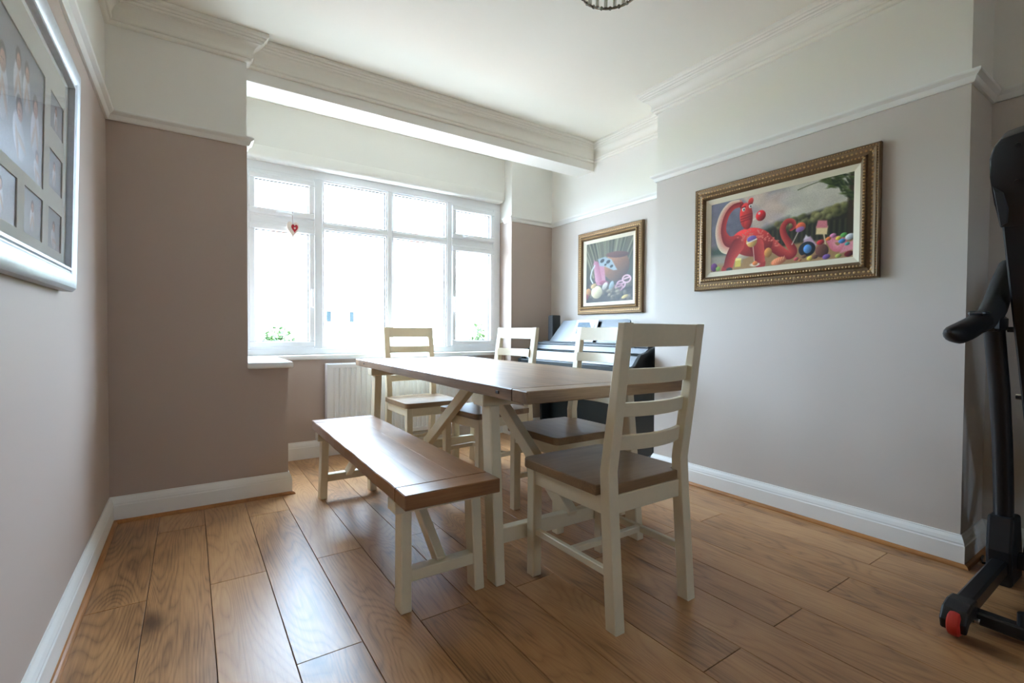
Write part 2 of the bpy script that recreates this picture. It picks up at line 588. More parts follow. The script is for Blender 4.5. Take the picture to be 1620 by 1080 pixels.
# ---- floor: sub-floor slab plus every laminate plank
floor = struct(obj('floor', box(BM(), -T, XR + T, YBK - T, YW + 0.35, -0.12, -0.010), 'floor_joint'))
PW, X0 = 0.1945, 0.2065 - 0.1945 * 2
g = 0.0011
ncol = int((XR + 0.02 - X0) / PW) + 1
for c in range(ncol):
    xa, xb = max(X0 + c * PW, -0.02), min(X0 + (c + 1) * PW, XR + 0.02)
    if xb - xa < 0.01:
        continue
    base = 1.925 if (c % 2 == 1) else 1.265
    per = 1.34
    y = base - per * 5
    while y < YW:
        ya, yb = max(y, YBK), min(y + per, YW)
        if yb - ya > 0.02:
            L_, W_ = yb - ya - 2 * g, xb - xa - 2 * g
            p = obj('plank', box(BM(), -W_ / 2, W_ / 2, -L_ / 2, L_ / 2, -0.010, 0, bev=0.0010), 'floor', floor)
            p.location = ((xa + xb) / 2, (ya + yb) / 2, 0)
        y += per

# ------------------------------------------------------------------ window
win = bpy.data.objects.new('window_1', None)
COL.objects.link(win)
win['kind'] = 'structure'
WX0, WX1 = 0.640, 2.882
Y0, Y1 = YWIN, YWIN + 0.065                   # frame depth
ZB0 = ZS + 0.001


def rect_frame(bm, x0, x1, z0, z1, wdt, y0, y1, bev=0.004):
    for (a, b, c, d) in ((x0, x1, z1 - wdt, z1), (x0, x1, z0, z0 + wdt)):
        box(bm, a, b, y0, y1, c, d, bev)
    for (a, b) in ((x0, x0 + wdt), (x1 - wdt, x1)):
        box(bm, a, b, y0, y1, z0 + wdt * 0.98, z1 - wdt * 0.98, bev)


MUL = [(1.152, 1.222), (1.745, 1.791), (2.306, 2.354)]
ZLO, ZTR0, ZTR1, ZHI = 0.845, 1.792, 1.834, 2.167
bm = BM()
box(bm, WX0, WX1, Y0, Y1, ZHI, ZFT, 0.004)
box(bm, WX0, WX1, Y0, Y1, ZB0, ZLO, 0.004)
box(bm, WX0, 0.712, Y0, Y1, ZLO - 0.002, ZHI + 0.002, 0.004)
box(bm, 2.800, WX1, Y0, Y1, ZLO - 0.002, ZHI + 0.002, 0.004)
obj('frame', bm, 'upvc', win)
for (xa, xb) in MUL:
    boxo('mullion', 'upvc', win, xa, xb, Y0 + 0.003, Y1, ZLO - 0.002, ZHI + 0.002, bev=0.005)
BAY = [(0.712, 1.152), (1.222, 1.745), (1.791, 2.306), (2.354, 2.800)]
for i, (a, b) in enumerate(BAY):
    boxo('transom', 'upvc', win, a - 0.002, b + 0.002, Y0 + 0.003, Y1, ZTR0, ZTR1, bev=0.005)
    for (za, zb, kind) in ((ZLO, ZTR0, 'low'), (ZTR1, ZHI, 'high')):
        if i in (0, 3):
            sx0, sx1 = ((0.701, 1.157), (2.349, 2.805))[i // 3]
            sz0, sz1 = (0.856, 1.772) if kind == 'low' else (1.846, 2.143)
            s = BM()
            rect_frame(s, sx0, sx1, sz0, sz1, 0.043, Y0 - 0.020, Y0 + 0.030, 0.006)
            sash = obj('sash', s, 'upvc', win)
            fl = BM()
            box(fl, a - 0.002, b + 0.002, Y0 + 0.001, Y1, za - 0.004, sz0 + 0.014, 0.003)
            box(fl, a - 0.002, b + 0.002, Y0 + 0.001, Y1, sz1 - 0.014, zb + 0.004, 0.003)
            obj('sash_stop', fl, 'upvc', win)
            ga, gb, gza, gzb, yy = sx0 + 0.042, sx1 - 0.042, sz0 + 0.042, sz1 - 0.042, Y0 + 0.002
            par = sash
            hb = BM()
            if kind == 'high':
                hx = 0.905 if i == 0 else 2.480
                hz = sz0 + 0.016
                box(hb, hx - 0.030, hx + 0.030, Y0 - 0.032, Y0 - 0.020, hz - 0.011, hz + 0.011, 0.004)
                bar(hb, (hx - 0.005, Y0 - 0.042, hz), (hx + 0.092, Y0 - 0.046, hz - 0.008), 0.012, 0.018, (0, 0, 1), 0.004)
            else:
                hx = 1.136 if i == 0 else 2.369
                hz = 1.270
                box(hb, hx - 0.011, hx + 0.011, Y0 - 0.032, Y0 - 0.020, hz - 0.032, hz + 0.036, 0.004)
                bar(hb, (hx, Y0 - 0.044, hz + 0.020), (hx, Y0 - 0.046, hz - 0.110), 0.016, 0.012, (0, -1, 0), 0.004)
            obj('handle', hb, 'upvc', sash)
        else:
            yy = Y0 + 0.026
            par = win
            s = BM()
            rect_frame(s, a - 0.003, b + 0.003, za - 0.003, zb + 0.003, 0.014, Y0 + 0.010, Y0 + 0.036, 0.003)
            obj('glazing_bead', s, 'upvc', win)
            ga, gb, gza, gzb = a + 0.0105, b - 0.0105, za + 0.0105, zb - 0.0105
        gk = BM()
        rect_frame(gk, ga - 0.001, gb + 0.001, gza - 0.001, gzb + 0.001, 0.0065, yy + 0.010, yy + 0.022, 0)
        obj('gasket', gk, 'gasket', par)
        boxo('pane', 'glass', par, ga + 0.001, gb - 0.001, yy + 0.012, yy + 0.018, gza + 0.001, gzb - 0.001, bev=0)

# sill board: L-shaped, over the boxed-out pier and along the window
bm = BM()
pl = [(XP1 - 0.002, YP - 0.030), (XP2 + 0.026, YP - 0.030), (XP2 + 0.026, YW - 0.030), (XPR, YW - 0.030), (XPR, Y1), (XP1 - 0.002, Y1)]
prism(bm, pl, 2, ZS - 0.036, ZS)
es = [e for e in bm.edges if abs(e.verts[0].co.z - e.verts[1].co.z) < 1e-5]
bmesh.ops.bevel(bm, geom=es, offset=0.009, segments=3, affect='EDGES', profile=0.5)
struct(obj('trim_7', bm, 'trim', smooth=True))

# unseen window added in the rear wall, behind the camera, for fill daylight
rw = bpy.data.objects.new('window_fill', None)
COL.objects.link(rw)
rw['kind'] = 'structure'
bm = BM()
rect_frame(bm, RW0, RW1, RZA, RZB, 0.06, YBK - 0.09, YBK - 0.02)
box(bm, (RW0 + RW1) / 2 - .04, (RW0 + RW1) / 2 + .04, YBK - 0.09, YBK - 0.02, RZA + .06, RZB - .06)
obj('frame', bm, 'upvc', rw)
for (a, b) in ((RW0 + .06, (RW0 + RW1) / 2 - .04), ((RW0 + RW1) / 2 + .04, RW1 - .06)):
    boxo('pane', 'glass', rw, a, b, YBK - 0.06, YBK - 0.054, RZA + .06, RZB - .06, bev=0)

# plastered lip along the foot of the lintel, rounded underneath
lip = [(YW + 0.004, ZFT + 0.070), (YW - 0.012, ZFT + 0.068), (YW - 0.016, ZFT + 0.062)]
lip += [(YW - 0.016 + 0.026 * (1 - math.cos(a)), ZFT + 0.004 - 0.026 * math.sin(a)) for a in [math.pi / 2 * k / 8 for k in range(9)]]
lip += [(YWIN + 0.01, ZFT - 0.022), (YWIN + 0.01, ZFT + 0.002), (YW + 0.004, ZFT + 0.002)]
struct(obj('trim_8', prism(BM(), lip, 0, XP1 + 0.001, XPR - 0.022), 'white_wall', smooth=True))

# ------------------------------------------------------------------ hanging heart
def heart_pts(wd, ht, n=40):
    out = []
    for k in range(n):
        t = 2 * math.pi * k / n
        x = 16 * math.sin(t) ** 3
        y = 13 * math.cos(t) - 5 * math.cos(2 * t) - 2 * math.cos(3 * t) - math.cos(4 * t)
        out.append((x / 32 * wd, (y + 2.5) / 29 * ht))
    return out

he = thing('hanging_heart', 'white wooden heart with a small red heart hanging from the left top window handle', 'decoration', (0.992, 3.698, 1.738), math.radians(6))
obj('heart_body', prism(BM(), heart_pts(0.088, 0.124), 1, -0.008, 0.008, 0.004), 'heart_white', he, smooth=True)
h2 = obj('inner_heart', prism(BM(), [(x + 0.010, z + 0.010) for x, z in heart_pts(0.048, 0.064)], 1, -0.013, -0.0075, 0.002), 'heart_red', he, smooth=True)
h3 = obj('centre_button', prism(BM(), [(x + 0.010, z + 0.012) for x, z in heart_pts(0.014, 0.016)], 1, -0.015, -0.0125), 'heart_white', h2)
obj('string', tube(BM(), [(0, 0, 0.040), (-0.002, 0.004, 0.10), (0, 0.010, 0.145)], 0.0014, 6), 'string', he)

# ------------------------------------------------------------------ radiator
ra = thing('radiator', 'white ribbed panel radiator on the wall below the window', 'radiator', (0, 0, 0))
RX0, RX1, RZ0, RZ1 = 1.215, 2.615, 0.130, 0.728
RY = 3.585
bm = BM()
prof = []
x = RX0 + 0.022
pitch_r = 0.0400
nrib = int((RX1 - RX0 - 0.05) / pitch_r)
prof.append((RX0, RY + 0.012))
prof.append((RX0 + 0.004, RY + 0.002))
for k in range(nrib + 1):
    xx = x + k * pitch_r
    prof += [(xx, RY), (xx + 0.020, RY), (xx + 0.025, RY + 0.007), (xx + 0.034, RY + 0.007)]
prof.append((RX1 - 0.004, RY + 0.002))
prof.append((RX1, RY + 0.012))
prof = [p for p in prof if p[0] <= RX1 + 1e-6]
prof += [(RX1, RY + 0.022), (RX0, RY + 0.022)]
prism(bm, prof, 2, RZ0 + 0.035, RZ1 - 0.035)
box(bm, RX0, RX1, RY - 0.001, RY + 0.022, RZ1 - 0.037, RZ1 - 0.004, 0.004)
box(bm, RX0, RX1, RY - 0.001, RY + 0.022, RZ0, RZ0 + 0.037, 0.004)
obj('front_panel', bm, 'radiator', ra)
for x in (RX0 - 0.004, RX1 - 0.003):
    boxo('side_panel', 'radiator', ra, x, x + 0.007, RY - 0.002, RY + 0.072, RZ0 + 0.01, RZ1, bev=0.002)
gr = BM()
box(gr, RX0 + 0.004, RX1 - 0.004, RY + 0.004, RY + 0.012, RZ1 - 0.010, RZ1, 0.001)
box(gr, RX0 + 0.004, RX1 - 0.004, RY + 0.060, RY + 0.070, RZ1 - 0.010, RZ1, 0.001)
x = RX0 + 0.01
while x < RX1 - 0.02:
    box(gr, x, x + 0.012, RY + 0.010, RY + 0.062, RZ1 - 0.006, RZ1 - 0.002)
    x += 0.022
obj('top_grille', gr, 'radiator', ra)
obj('rear_panel', box(BM(), RX0 + 0.004, RX1 - 0.004, RY + 0.055, RY + 0.070, RZ0, RZ1 - 0.012, 0.003), 'radiator', ra)
for x in (RX0 - 0.020, RX1 + 0.020):
    v = BM()
    tube(v, [(x, RY + 0.035, 0.001), (x, RY + 0.035, 0.150)], 0.0075, 12)
    tube(v, [(x, RY + 0.035, 0.150), (x, RY + 0.035, 0.205)], [0.015, 0.013], 14)
    tube(v, [(x, RY + 0.035, 0.155), (x + (0.018 if x < 2 else -0.018), RY + 0.035, 0.155)], 0.009, 10)
    obj('valve', v, 'chrome', ra)

# ------------------------------------------------------------------ chairs
def make_chair(name, label, group, loc, rz):
    c = thing(name, label, 'chair', loc, rz, group)
    hw, lw = 0.2075, 0.043

    # rear posts: kinked profile, feet and top raked back
    def post_profile():
        rear = [(0.000, 0.0), (0.030, 0.385), (0.038, 0.520), (0.007, 0.75), (-0.024, 1.012)]
        front = [(0.046, 0.0), (0.074, 0.385), (0.080, 0.520), (0.044, 0.75), (0.004, 1.012)]
        return rear + front[::-1]
    for s in (-1, 1):
        a, b = (-hw, -hw + lw) if s < 0 else (hw - lw, hw)
        obj('rear_post', prism(BM(), [(y, z) for y, z in post_profile()], 0, a, b, 0.003), 'cream', c)
    for s in (-1, 1):
        a, b = (-hw, -hw + lw) if s < 0 else (hw - lw, hw)
        obj('front_leg', hull8(BM(), [(a, .448, 0), (b, .448, 0), (b, .491, 0), (a, .491, 0)], [(a, .446, .436), (b, .446, .436), (b, .491, .436), (a, .491, .436)], 0.003), 'cream', c)
    # seat with rounded front corners, notched round the posts
    r = 0.035
    x1, yf, yr = 0.222, 0.513, 0.052
    pts = []
    for k in range(6):
        a = math.pi / 2 * k / 5
        pts.append((x1 - r + r * math.cos(a), yf - r + r * math.sin(a)))
    for k in range(6):
        a = math.pi / 2 + math.pi / 2 * k / 5
        pts.append((-x1 + r + r * math.cos(a), yf - r + r * math.sin(a)))
    n_ = hw - lw - 0.001
    pts += [(-x1, 0.082), (-n_, 0.082), (-n_, yr), (n_, yr), (n_, 0.082), (x1, 0.082)]
    bm = BM()
    prism(bm, pts, 2, 0.436, 0.472)
    es = [e for e in bm.edges if abs(e.verts[0].co.z - e.verts[1].co.z) < 1e-5]
    bmesh.ops.bevel(bm, geom=es, offset=0.004, segments=2, affect='EDGES', profile=0.5)
    obj('seat', bm, 'seat', c)
    # aprons
    for s in (-1, 1):
        x = s * (hw - 0.018)
        boxo('apron', 'cream', c, x - 0.012, x + 0.012, 0.062, 0.450, 0.374, 0.437, bev=0.002)
    boxo('apron', 'cream', c, -hw + lw - .002, hw - lw + .002, 0.464, 0.486, 0.374, 0.437, bev=0.002)
    boxo('apron', 'cream', c, -hw + lw - .002, hw - lw + .002, 0.046, 0.066, 0.374, 0.437, bev=0.002)
    # H stretcher
    for s in (-1, 1):
        x = s * (hw - 0.0215)
        boxo('side_stretcher', 'cream', c, x - 0.011, x + 0.011, 0.040, 0.452, 0.168, 0.194, bev=0.003)
    boxo('cross_stretcher', 'cream', c, -hw + 0.031, hw - 0.031, 0.236, 0.260, 0.170, 0.193, bev=0.002)
    # curved slats and top rail, bowed back between the posts
    def slat(z0, z1, yb0, th, bow):
        bm = BM()
        n = 12
        cols = []
        for k in range(n + 1):
            u = -1 + 2 * k / n
            x = u * (hw - lw + 0.004)
            off = -bow * (1 - u * u)
            lean0, lean1 = 0.0, -(z1 - z0) * 0.13
            ys = yb0 + off
            cols.append([bm.verts.new(p) for p in ((x, ys + lean0, z0), (x, ys + th + lean0, z0), (x, ys + th + lean1, z1), (x, ys + lean1, z1))])
        for a, b in zip(cols, cols[1:]):
            for q in range(4):
                bm.faces.new((a[q], a[(q + 1) % 4], b[(q + 1) % 4], b[q]))
        bm.faces.new(cols[0][::-1])
        bm.faces.new(cols[-1])
        es = [e for e in bm.edges if abs(e.verts[0].co.x - e.verts[1].co.x) > 0.01]
        bmesh.ops.bevel(bm, geom=es, offset=0.002, segments=1, affect='EDGES', profile=0.5)
        return bm
    for nm, z0, z1, bow in (('back_slat', .586, .637, .036), ('back_slat', .700, .748, .034), ('back_slat', .810, .862, .028), ('top_rail', .934, 1.010, .010)):
        t = (z0 - 0.52) / 0.49
        yb0 = 0.038 - 0.062 * t + 0.022 * (1 if nm == 'back_slat' else 0.25)
        obj(nm, slat(z0, z1, yb0, 0.020 if nm == 'back_slat' else 0.024, bow), 'cream', c, smooth=True)
    return c


def dup(root, loc, rotz, label):
    r = root.copy()
    COL.objects.link(r)
    r.location = loc
    r.rotation_euler = (0, 0, rotz)
    r['label'] = label
    for ch in root.children:
        q = ch.copy()
        COL.objects.link(q)
        q.parent = r
    return r


CG = 'cream ladder-back dining chairs'
chair0 = make_chair('dining_chair', 'cream ladder-back chair pulled up to the near end of the table, back towards the viewer', CG, (1.680, 0.837, 0), 0)
dup(chair0, (1.815, 3.450, 0), math.pi, 'cream ladder-back chair at the far table end in front of the window')
dup(chair0, (2.302, 1.752, 0), math.radians(90), 'cream ladder-back chair beside the table, right in front of the music book on the piano')
dup(chair0, (2.285, 2.590, 0), math.radians(97), 'cream ladder-back chair beside the table, next to the right pier and far piano end')

# ------------------------------------------------------------------ dining table
def board_set(parent, width, length, z0, z1, n, end, my, mx, wob=0.0015):
    """long boards between two breadboard ends, each a part"""
    seed = random.Random(3)
    hl = length / 2 - end
    bw = width / n
    for k in range(n):
        xa, xb = -width / 2 + k * bw + 0.0001, -width / 2 + (k + 1) * bw - 0.0001
        bm = BM()
        m = 20
        cols = []
        for i in range(m + 1):
            y = -hl + 0.0016 + (2 * hl - 0.0032) * i / m
            wl = wob * math.sin(i * 1.3 + 0.4) * math.sin(i * 0.57) if k == 0 else 0
            wr = wob * math.sin(i * 1.1 + 1.4) * math.sin(i * 0.47) if k == n - 1 else 0
            b = 0.0035
            l, r_ = xa + wl * 1.6, xb + wr * 1.6
            bl_ = b if k == 0 else 0.0002
            br_ = b if k == n - 1 else 0.0002
            cols.append([bm.verts.new(p) for p in ((l + bl_, y, z0), (r_ - br_, y, z0), (r_, y, z0 + br_), (r_, y, z1 - br_), (r_ - br_, y, z1), (l + bl_, y, z1), (l, y, z1 - bl_), (l, y, z0 + bl_))])
        for a, b2 in zip(cols, cols[1:]):
            for q in range(8):
                bm.faces.new((a[q], a[(q + 1) % 8], b2[(q + 1) % 8], b2[q]))
        bm.faces.new(cols[0][::-1])
        bm.faces.new(cols[-1])
        obj('top_board', bm, my, parent)
    for s in (-1, 1):
        ya, yb = sorted((s * (hl + 0.0016), s * (hl + end)))
        boxo('end_board', mx, parent, -width / 2, width / 2, ya, yb, z0, z1, bev=0.0035)


ta = thing('dining_table', 'long farmhouse dining table with stained timber top and cream trestle legs', 'table', (1.740, 2.150, 0), -0.025)
TW, TL = 0.868, 2.190
board_set(ta, TW, TL, 0.735, 0.780, 5, 0.096, 'top_y', 'top_x')
for (x, y) in ((-TW / 2, -0.90), (-TW / 2, 0.88)):
    boxo('peg_plug', 'top_peg', ta, x - 0.0012, x + 0.02, y - 0.011, y + 0.011, 0.752, 0.763, bev=0.001)
for s in (-1, 1):
    for t in (-1, 1):
        xa, xb = sorted((t * 0.408, t * 0.365))
        xa2, xb2 = sorted((t * 0.402, t * 0.357))
        f = [s * 0.858, s * 0.783]
        h = [s * 0.792, s * 0.722]
        obj('leg', hull8(BM(), [(xa, f[0], 0), (xb, f[0], 0), (xb, f[1], 0), (xa, f[1], 0)], [(xa2, h[0], .69), (xb2, h[0], .69), (xb2, h[1], .69), (xa2, h[1], .69)], 0.004), 'cream', ta)
    a, b = sorted((s * 0.790, s * 0.708))
    boxo('cleat', 'cream', ta, -0.432, 0.432, a, b, 0.688, 0.7345, bev=0.003)
    a, b = sorted((s * 0.815, s * 0.775))
    boxo('trestle_rail', 'cream', ta, -0.372, 0.372, a, b, 0.140, 0.200, bev=0.003)
    obj('brace', bar(BM(), (0, s * 0.812, 0.178), (0, s * 0.062, 0.706), 0.048, 0.066, (0, 0, 1), 0.003), 'cream', ta)

# ------------------------------------------------------------------ bench
be = thing('bench', 'low bench with dark stained plank seat and cream trestle legs beside the table', 'bench', (1.117, 2.027, 0), -0.017)
board_set(be, 0.366, 1.570, 0.390, 0.442, 3, 0.100, 'bench_y', 'bench_x', 0.0013)
for s in (-1, 1):
    for t in (-1, 1):
        xa, xb = sorted((t * 0.166, t * 0.125))
        xa2, xb2 = sorted((t * 0.158, t * 0.118))
        f = [s * 0.702, s * 0.636]
        h = [s * 0.682, s * 0.618]
        obj('leg', hull8(BM(), [(xa, f[0], 0), (xb, f[0], 0), (xb, f[1], 0), (xa, f[1], 0)], [(xa2, h[0], .348), (xb2, h[0], .348), (xb2, h[1], .348), (xa2, h[1], .348)], 0.004), 'cream', be)
    a, b = sorted((s * 0.684, s * 0.608))
    boxo('cleat', 'cream', be, -0.182, 0.182, a, b, 0.346, 0.3895, bev=0.003)
    a, b = sorted((s * 0.688, s * 0.642))
    boxo('trestle_rail', 'cream', be, -0.130, 0.130, a, b, 0.098, 0.140, bev=0.003)
    obj('brace', bar(BM(), (0, s * 0.662, 0.132), (0, s * 0.300, 0.376), 0.036, 0.046, (0, 0, 1), 0.003), 'cream', be)

# ------------------------------------------------------------------ digital piano in the alcove
pi_ = thing('digital_piano', 'dark upright digital piano with closed lid against the alcove wall', 'piano', (0, 0, 0))
PY0, PY1 = 2.035, 3.420
side = [(3.352, 0.0), (3.352, 0.880), (3.125, 0.880), (3.075, 0.866), (3.030, 0.842), (2.965, 0.826), (2.935, 0.790), (2.905, 0.752), (2.872, 0.735), (2.868, 0.640), (2.900, 0.615), (3.060, 0.600), (3.120, 0.560), (3.135, 0.100), (2.900, 0.055), (2.885, 0.030), (2.890, 0.0)]
for a in (PY0, PY1 - 0.030):
    obj('side_panel', prism(BM(), side, 1, a, a + 0.030, 0.004), 'piano', pi_)
ia, ib = PY0 + 0.031, PY1 - 0.031
boxo('top_shelf', 'piano', pi_, 3.075, 3.350, ia, ib, 0.868, 0.890, bev=0.004)
obj('fallboard', prism(BM(), [(3.100, 0.866), (3.074, 0.866), (3.058, 0.828), (3.100, 0.828)], 1, ia, ib), 'piano', pi_)
obj('key_lid', prism(BM(), [(3.072, 0.824), (2.985, 0.820), (2.968, 0.812), (2.936, 0.745), (2.934, 0.738), (3.072, 0.738)], 1, ia, ib, 0.003), 'piano', pi_)
boxo('key_slip', 'piano', pi_, 2.874, 2.902, ia, ib, 0.655, 0.736, bev=0.005)
boxo('key_bed', 'piano', pi_, 2.902, 3.330, ia, ib, 0.620, 0.660, bev=0.003)
boxo('knee_board', 'piano', pi_, 3.225, 3.245, ia, ib, 0.150, 0.618, bev=0.002)
boxo('back_panel', 'piano', pi_, 3.325, 3.340, ia, ib, 0.662, 0.866, bev=0.002)
boxo('pedal_rail', 'piano', pi_, 3.130, 3.230, ia, ib, 0.060, 0.148, bev=0.004)
for k in (-1, 0, 1):
    y = (PY0 + PY1) / 2 + k * 0.075
    pd = BM()
    bar(pd, (3.16, y, 0.078), (3.050, y, 0.070), 0.022, 0.010, (0, 0, 1), 0.003)
    bar(pd, (3.052, y, 0.070), (3.000, y, 0.066), 0.034, 0.010, (0, 0, 1), 0.004)
    obj('pedal', pd, 'chrome', pi_)
boxo('power_button', 'black_plastic', pi_, 3.066, 3.076, 2.190, 2.204, 0.868, 0.880, bev=0.002)
# music desk: leaning plate with rounded upper corners
b0, b1 = V(3.128, 0, 0.892), V(3.205, 0, 1.088)
ya0, yb0_, ya1, yb1_ = 2.335, 3.280, 2.350, 3.175
outl = [(ya0, 0), (yb0_, 0)]
for k in range(5):
    a = math.pi / 2 * k / 4
    outl.append((yb1_ - 0.03 + 0.03 * math.cos(a), 1 - 0.12 + 0.12 * math.sin(a)))
for k in range(5):
    a = math.pi / 2 + math.pi / 2 * k / 4
    outl.append((ya1 + 0.03 + 0.03 * math.cos(a), 1 - 0.12 + 0.12 * math.sin(a)))
bm = BM()
A = [bm.verts.new((b0.x + (b1.x - b0.x) * t, y, b0.z + (b1.z - b0.z) * t)) for y, t in outl]
B = [bm.verts.new((v.co.x + 0.011, v.co.y, v.co.z - 0.0045)) for v in A]
bm.faces.new(A)
bm.faces.new(B[::-1])
for i in range(len(A)):
    j = (i + 1) % len(A)
    bm.faces.new((A[i], A[j], B[j], B[i]))
obj('music_desk', bm, 'piano', pi_)
boxo('desk_ledge', 'piano', pi_, 3.086, 3.136, ya0 - 0.03, yb0_ + 0.05, 0.890, 0.898, bev=0.002)

# music book leaning on the desk
mb = thing('music_book', 'white music book with a dark picture cover leaning on the piano desk', 'book', (3.116, 2.815, 0.899), math.radians(0))
lean = math.atan2(0.077, 0.196)
R_ = Matrix.Rotation(lean, 4, 'Y')
bm = BM()
box(bm, -0.008, 0.0, -0.135, 0.135, 0, 0.200, 0.001, mat=R_)
obj('cover', bm, 'paper', mb)
bm = BM()
box(bm, -0.0090, -0.0081, -0.108, 0.108, 0.070, 0.178, 0, mat=R_)
pic = obj('cover_picture', bm, plain('book_picture', srgb(70, 88, 100), 0.6, noise=0.6, scale=24), mb)
bm = BM()
for pt in (((-0.104, 0.174), (-0.036, 0.174), (-0.094, 0.100)),):
    vs = [bm.verts.new(R_ @ V(-0.0096, y, z)) for y, z in pt]
    vs2 = [bm.verts.new(R_ @ V(-0.0090, y, z)) for y, z in pt]
    bm.faces.new(vs)
    bm.faces.new(vs2[::-1])
    for i in range(3):
        bm.faces.new((vs[i], vs[(i + 1) % 3], vs2[(i + 1) % 3], vs2[i]))
obj('white_flash', bm, 'paper', mb)

# loudspeaker on the far end of the piano
sp = thing('loudspeaker', 'slim black loudspeaker standing on the far end of the piano in the corner', 'speaker', (3.235, 3.335, 0.8905))
obj('cabinet', box(BM(), -0.045, 0.045, -0.038, 0.038, 0.004, 0.252, 0.008, 2), 'black_plastic', sp)
obj('base', box(BM(), -0.048, 0.048, -0.042, 0.042, 0, 0.006, 0.002), 'grey_plastic', sp)
obj('grille', box(BM(), -0.049, -0.044, -0.033, 0.033, 0.014, 0.244, 0.002), 'foam', sp)


# ------------------------------------------------------------------ painted pictures (flat prints as per-vertex colour)
class Canvas:
    def __init__(s, w, h, col):
        s.w, s.h = w, h
        s.a = np.zeros((h, w, 3))
        s.a[:] = np.array(col) / 255
        yy, xx = np.mgrid[0:h, 0:w]
        s.x = (xx + 0.5) / w          # 0..1 left to right
        s.y = (yy + 0.5) / h          # 0..1 bottom to top
        s.asp = w / h
        s.rng = np.random.RandomState(5)

    def put(s, mask, col):
        m = np.clip(mask, 0, 1)[..., None]
        s.a = s.a * (1 - m) + (np.array(col) / 255) * m

    def soft(s, d, e=0.006):
        return np.clip(0.5 - d / e, 0, 1)

    def vgrad(s, y0, y1, c0, c1):
        t = np.clip((s.y - y0) / (y1 - y0), 0, 1)[..., None]
        s.a = (np.array(c0) * (1 - t) + np.array(c1) * t) / 255

    def ell(s, cx, cy, rx, ry, col, ang=0.0, shade=0.0, e=None):
        """ellipse in units of picture height; cx, cy in 0..1; the painter's own modelling is in shade"""
        dx, dy = (s.x - cx) * s.asp, s.y - cy
        c, n = math.cos(ang), math.sin(ang)
        u, v = (dx * c + dy * n) / rx, (-dx * n + dy * c) / ry
        q = np.sqrt(u * u + v * v)
        m = np.clip((1 - q) * min(rx, ry) / (e or 0.010) + 0.5, 0, 1)
        col = np.array(col, float)
        if shade:
            k = 1 + shade * np.clip(0.5 * (v - u) * 0.9, -0.9, 0.9)
            cc = np.clip(col[None, None, :] * k[..., None] / 255, 0, 1)
            s.a = s.a * (1 - m[..., None]) + cc * m[..., None]
        else:
            s.put(m, col)

    def poly(s, pts, col, e=0.008):
        X, Y = s.x * s.asp, s.y
        P = [(px * s.asp, py) for px, py in pts]
        inside = np.zeros_like(X, bool)
        dist = np.full_like(X, 9.0)
        n = len(P)
        for i in range(n):
            x1, y1 = P[i]
            x2, y2 = P[(i + 1) % n]
            cond = ((y1 > Y) != (y2 > Y)) & (X < (x2 - x1) * (Y - y1) / ((y2 - y1) or 1e-9) + x1)
            inside ^= cond
            L2 = (x2 - x1) ** 2 + (y2 - y1) ** 2
            t = np.clip(((X - x1) * (x2 - x1) + (Y - y1) * (y2 - y1)) / (L2 or 1e-9), 0, 1)
            dist = np.minimum(dist, np.hypot(X - x1 - t * (x2 - x1), Y - y1 - t * (y2 - y1)))
        d = np.where(inside, -dist, dist)
        s.put(np.clip(0.5 - d / e, 0, 1), col)

    def stroke(s, pts, r, col, col2=None, e=0.008):
        """tapered stroke through pts; r may be a list (picture heights); col2 tints its left side"""
        X, Y = s.x * s.asp, s.y
        rs = r if isinstance(r, list) else [r] * len(pts)
        # densify
        P, R = [], []
        for i in range(len(pts) - 1):
            p0 = pts[max(i - 1, 0)]
            p1, p2 = pts[i], pts[i + 1]
            p3 = pts[min(i + 2, len(pts) - 1)]
            for k in range(20):
                t = k / 20
                f = lambda a, b, c, d: 0.5 * ((2 * b) + (-a + c) * t + (2 * a - 5 * b + 4 * c - d) * t * t + (-a + 3 * b - 3 * c + d) * t ** 3)
                P.append((f(p0[0], p1[0], p2[0], p3[0]) * s.asp, f(p0[1], p1[1], p2[1], p3[1])))
                R.append(rs[i] * (1 - t) + rs[i + 1] * t)
        P.append((pts[-1][0] * s.asp, pts[-1][1]))
        R.append(rs[-1])
        best = np.full_like(X, 9.0)
        sidev = np.zeros_like(X)
        for (px, py), rr, (qx, qy) in zip(P, R, P[1:] + [P[-1]]):
            d = np.hypot(X - px, Y - py) - rr
            up_ = d < best
            best = np.where(up_, d, best)
            tx, ty = qx - px, qy - py
            l = math.hypot(tx, ty) or 1
            sv = ((X - px) * (-ty) + (Y - py) * tx) / l / max(rr, 1e-4)
            sidev = np.where(up_, sv, sidev)
        m = np.clip(0.5 - best / e, 0, 1)
        if col2 is None:
            s.put(m, col)
        else:
            t = np.clip(0.5 + sidev * 0.5, 0, 1)[..., None]
            cc = (np.array(col) * (1 - t) + np.array(col2) * t) / 255
            s.a = s.a * (1 - m[..., None]) + cc * m[..., None]

    def cloud(s, x0, x1, y0, y1, n, r0, r1, cols, shade=0.4, e=0.02):
        for _ in range(n):
            s.ell(s.rng.uniform(x0, x1), s.rng.uniform(y0, y1), s.rng.uniform(r0, r1), s.rng.uniform(r0, r1) * 0.75, cols[s.rng.randint(len(cols))], s.rng.uniform(-.5, .5), shade, e)

    def grain(s, k):
        s.a = np.clip(s.a * (1 + k * s.rng.randn(s.h, s.w, 1)), 0, 1)


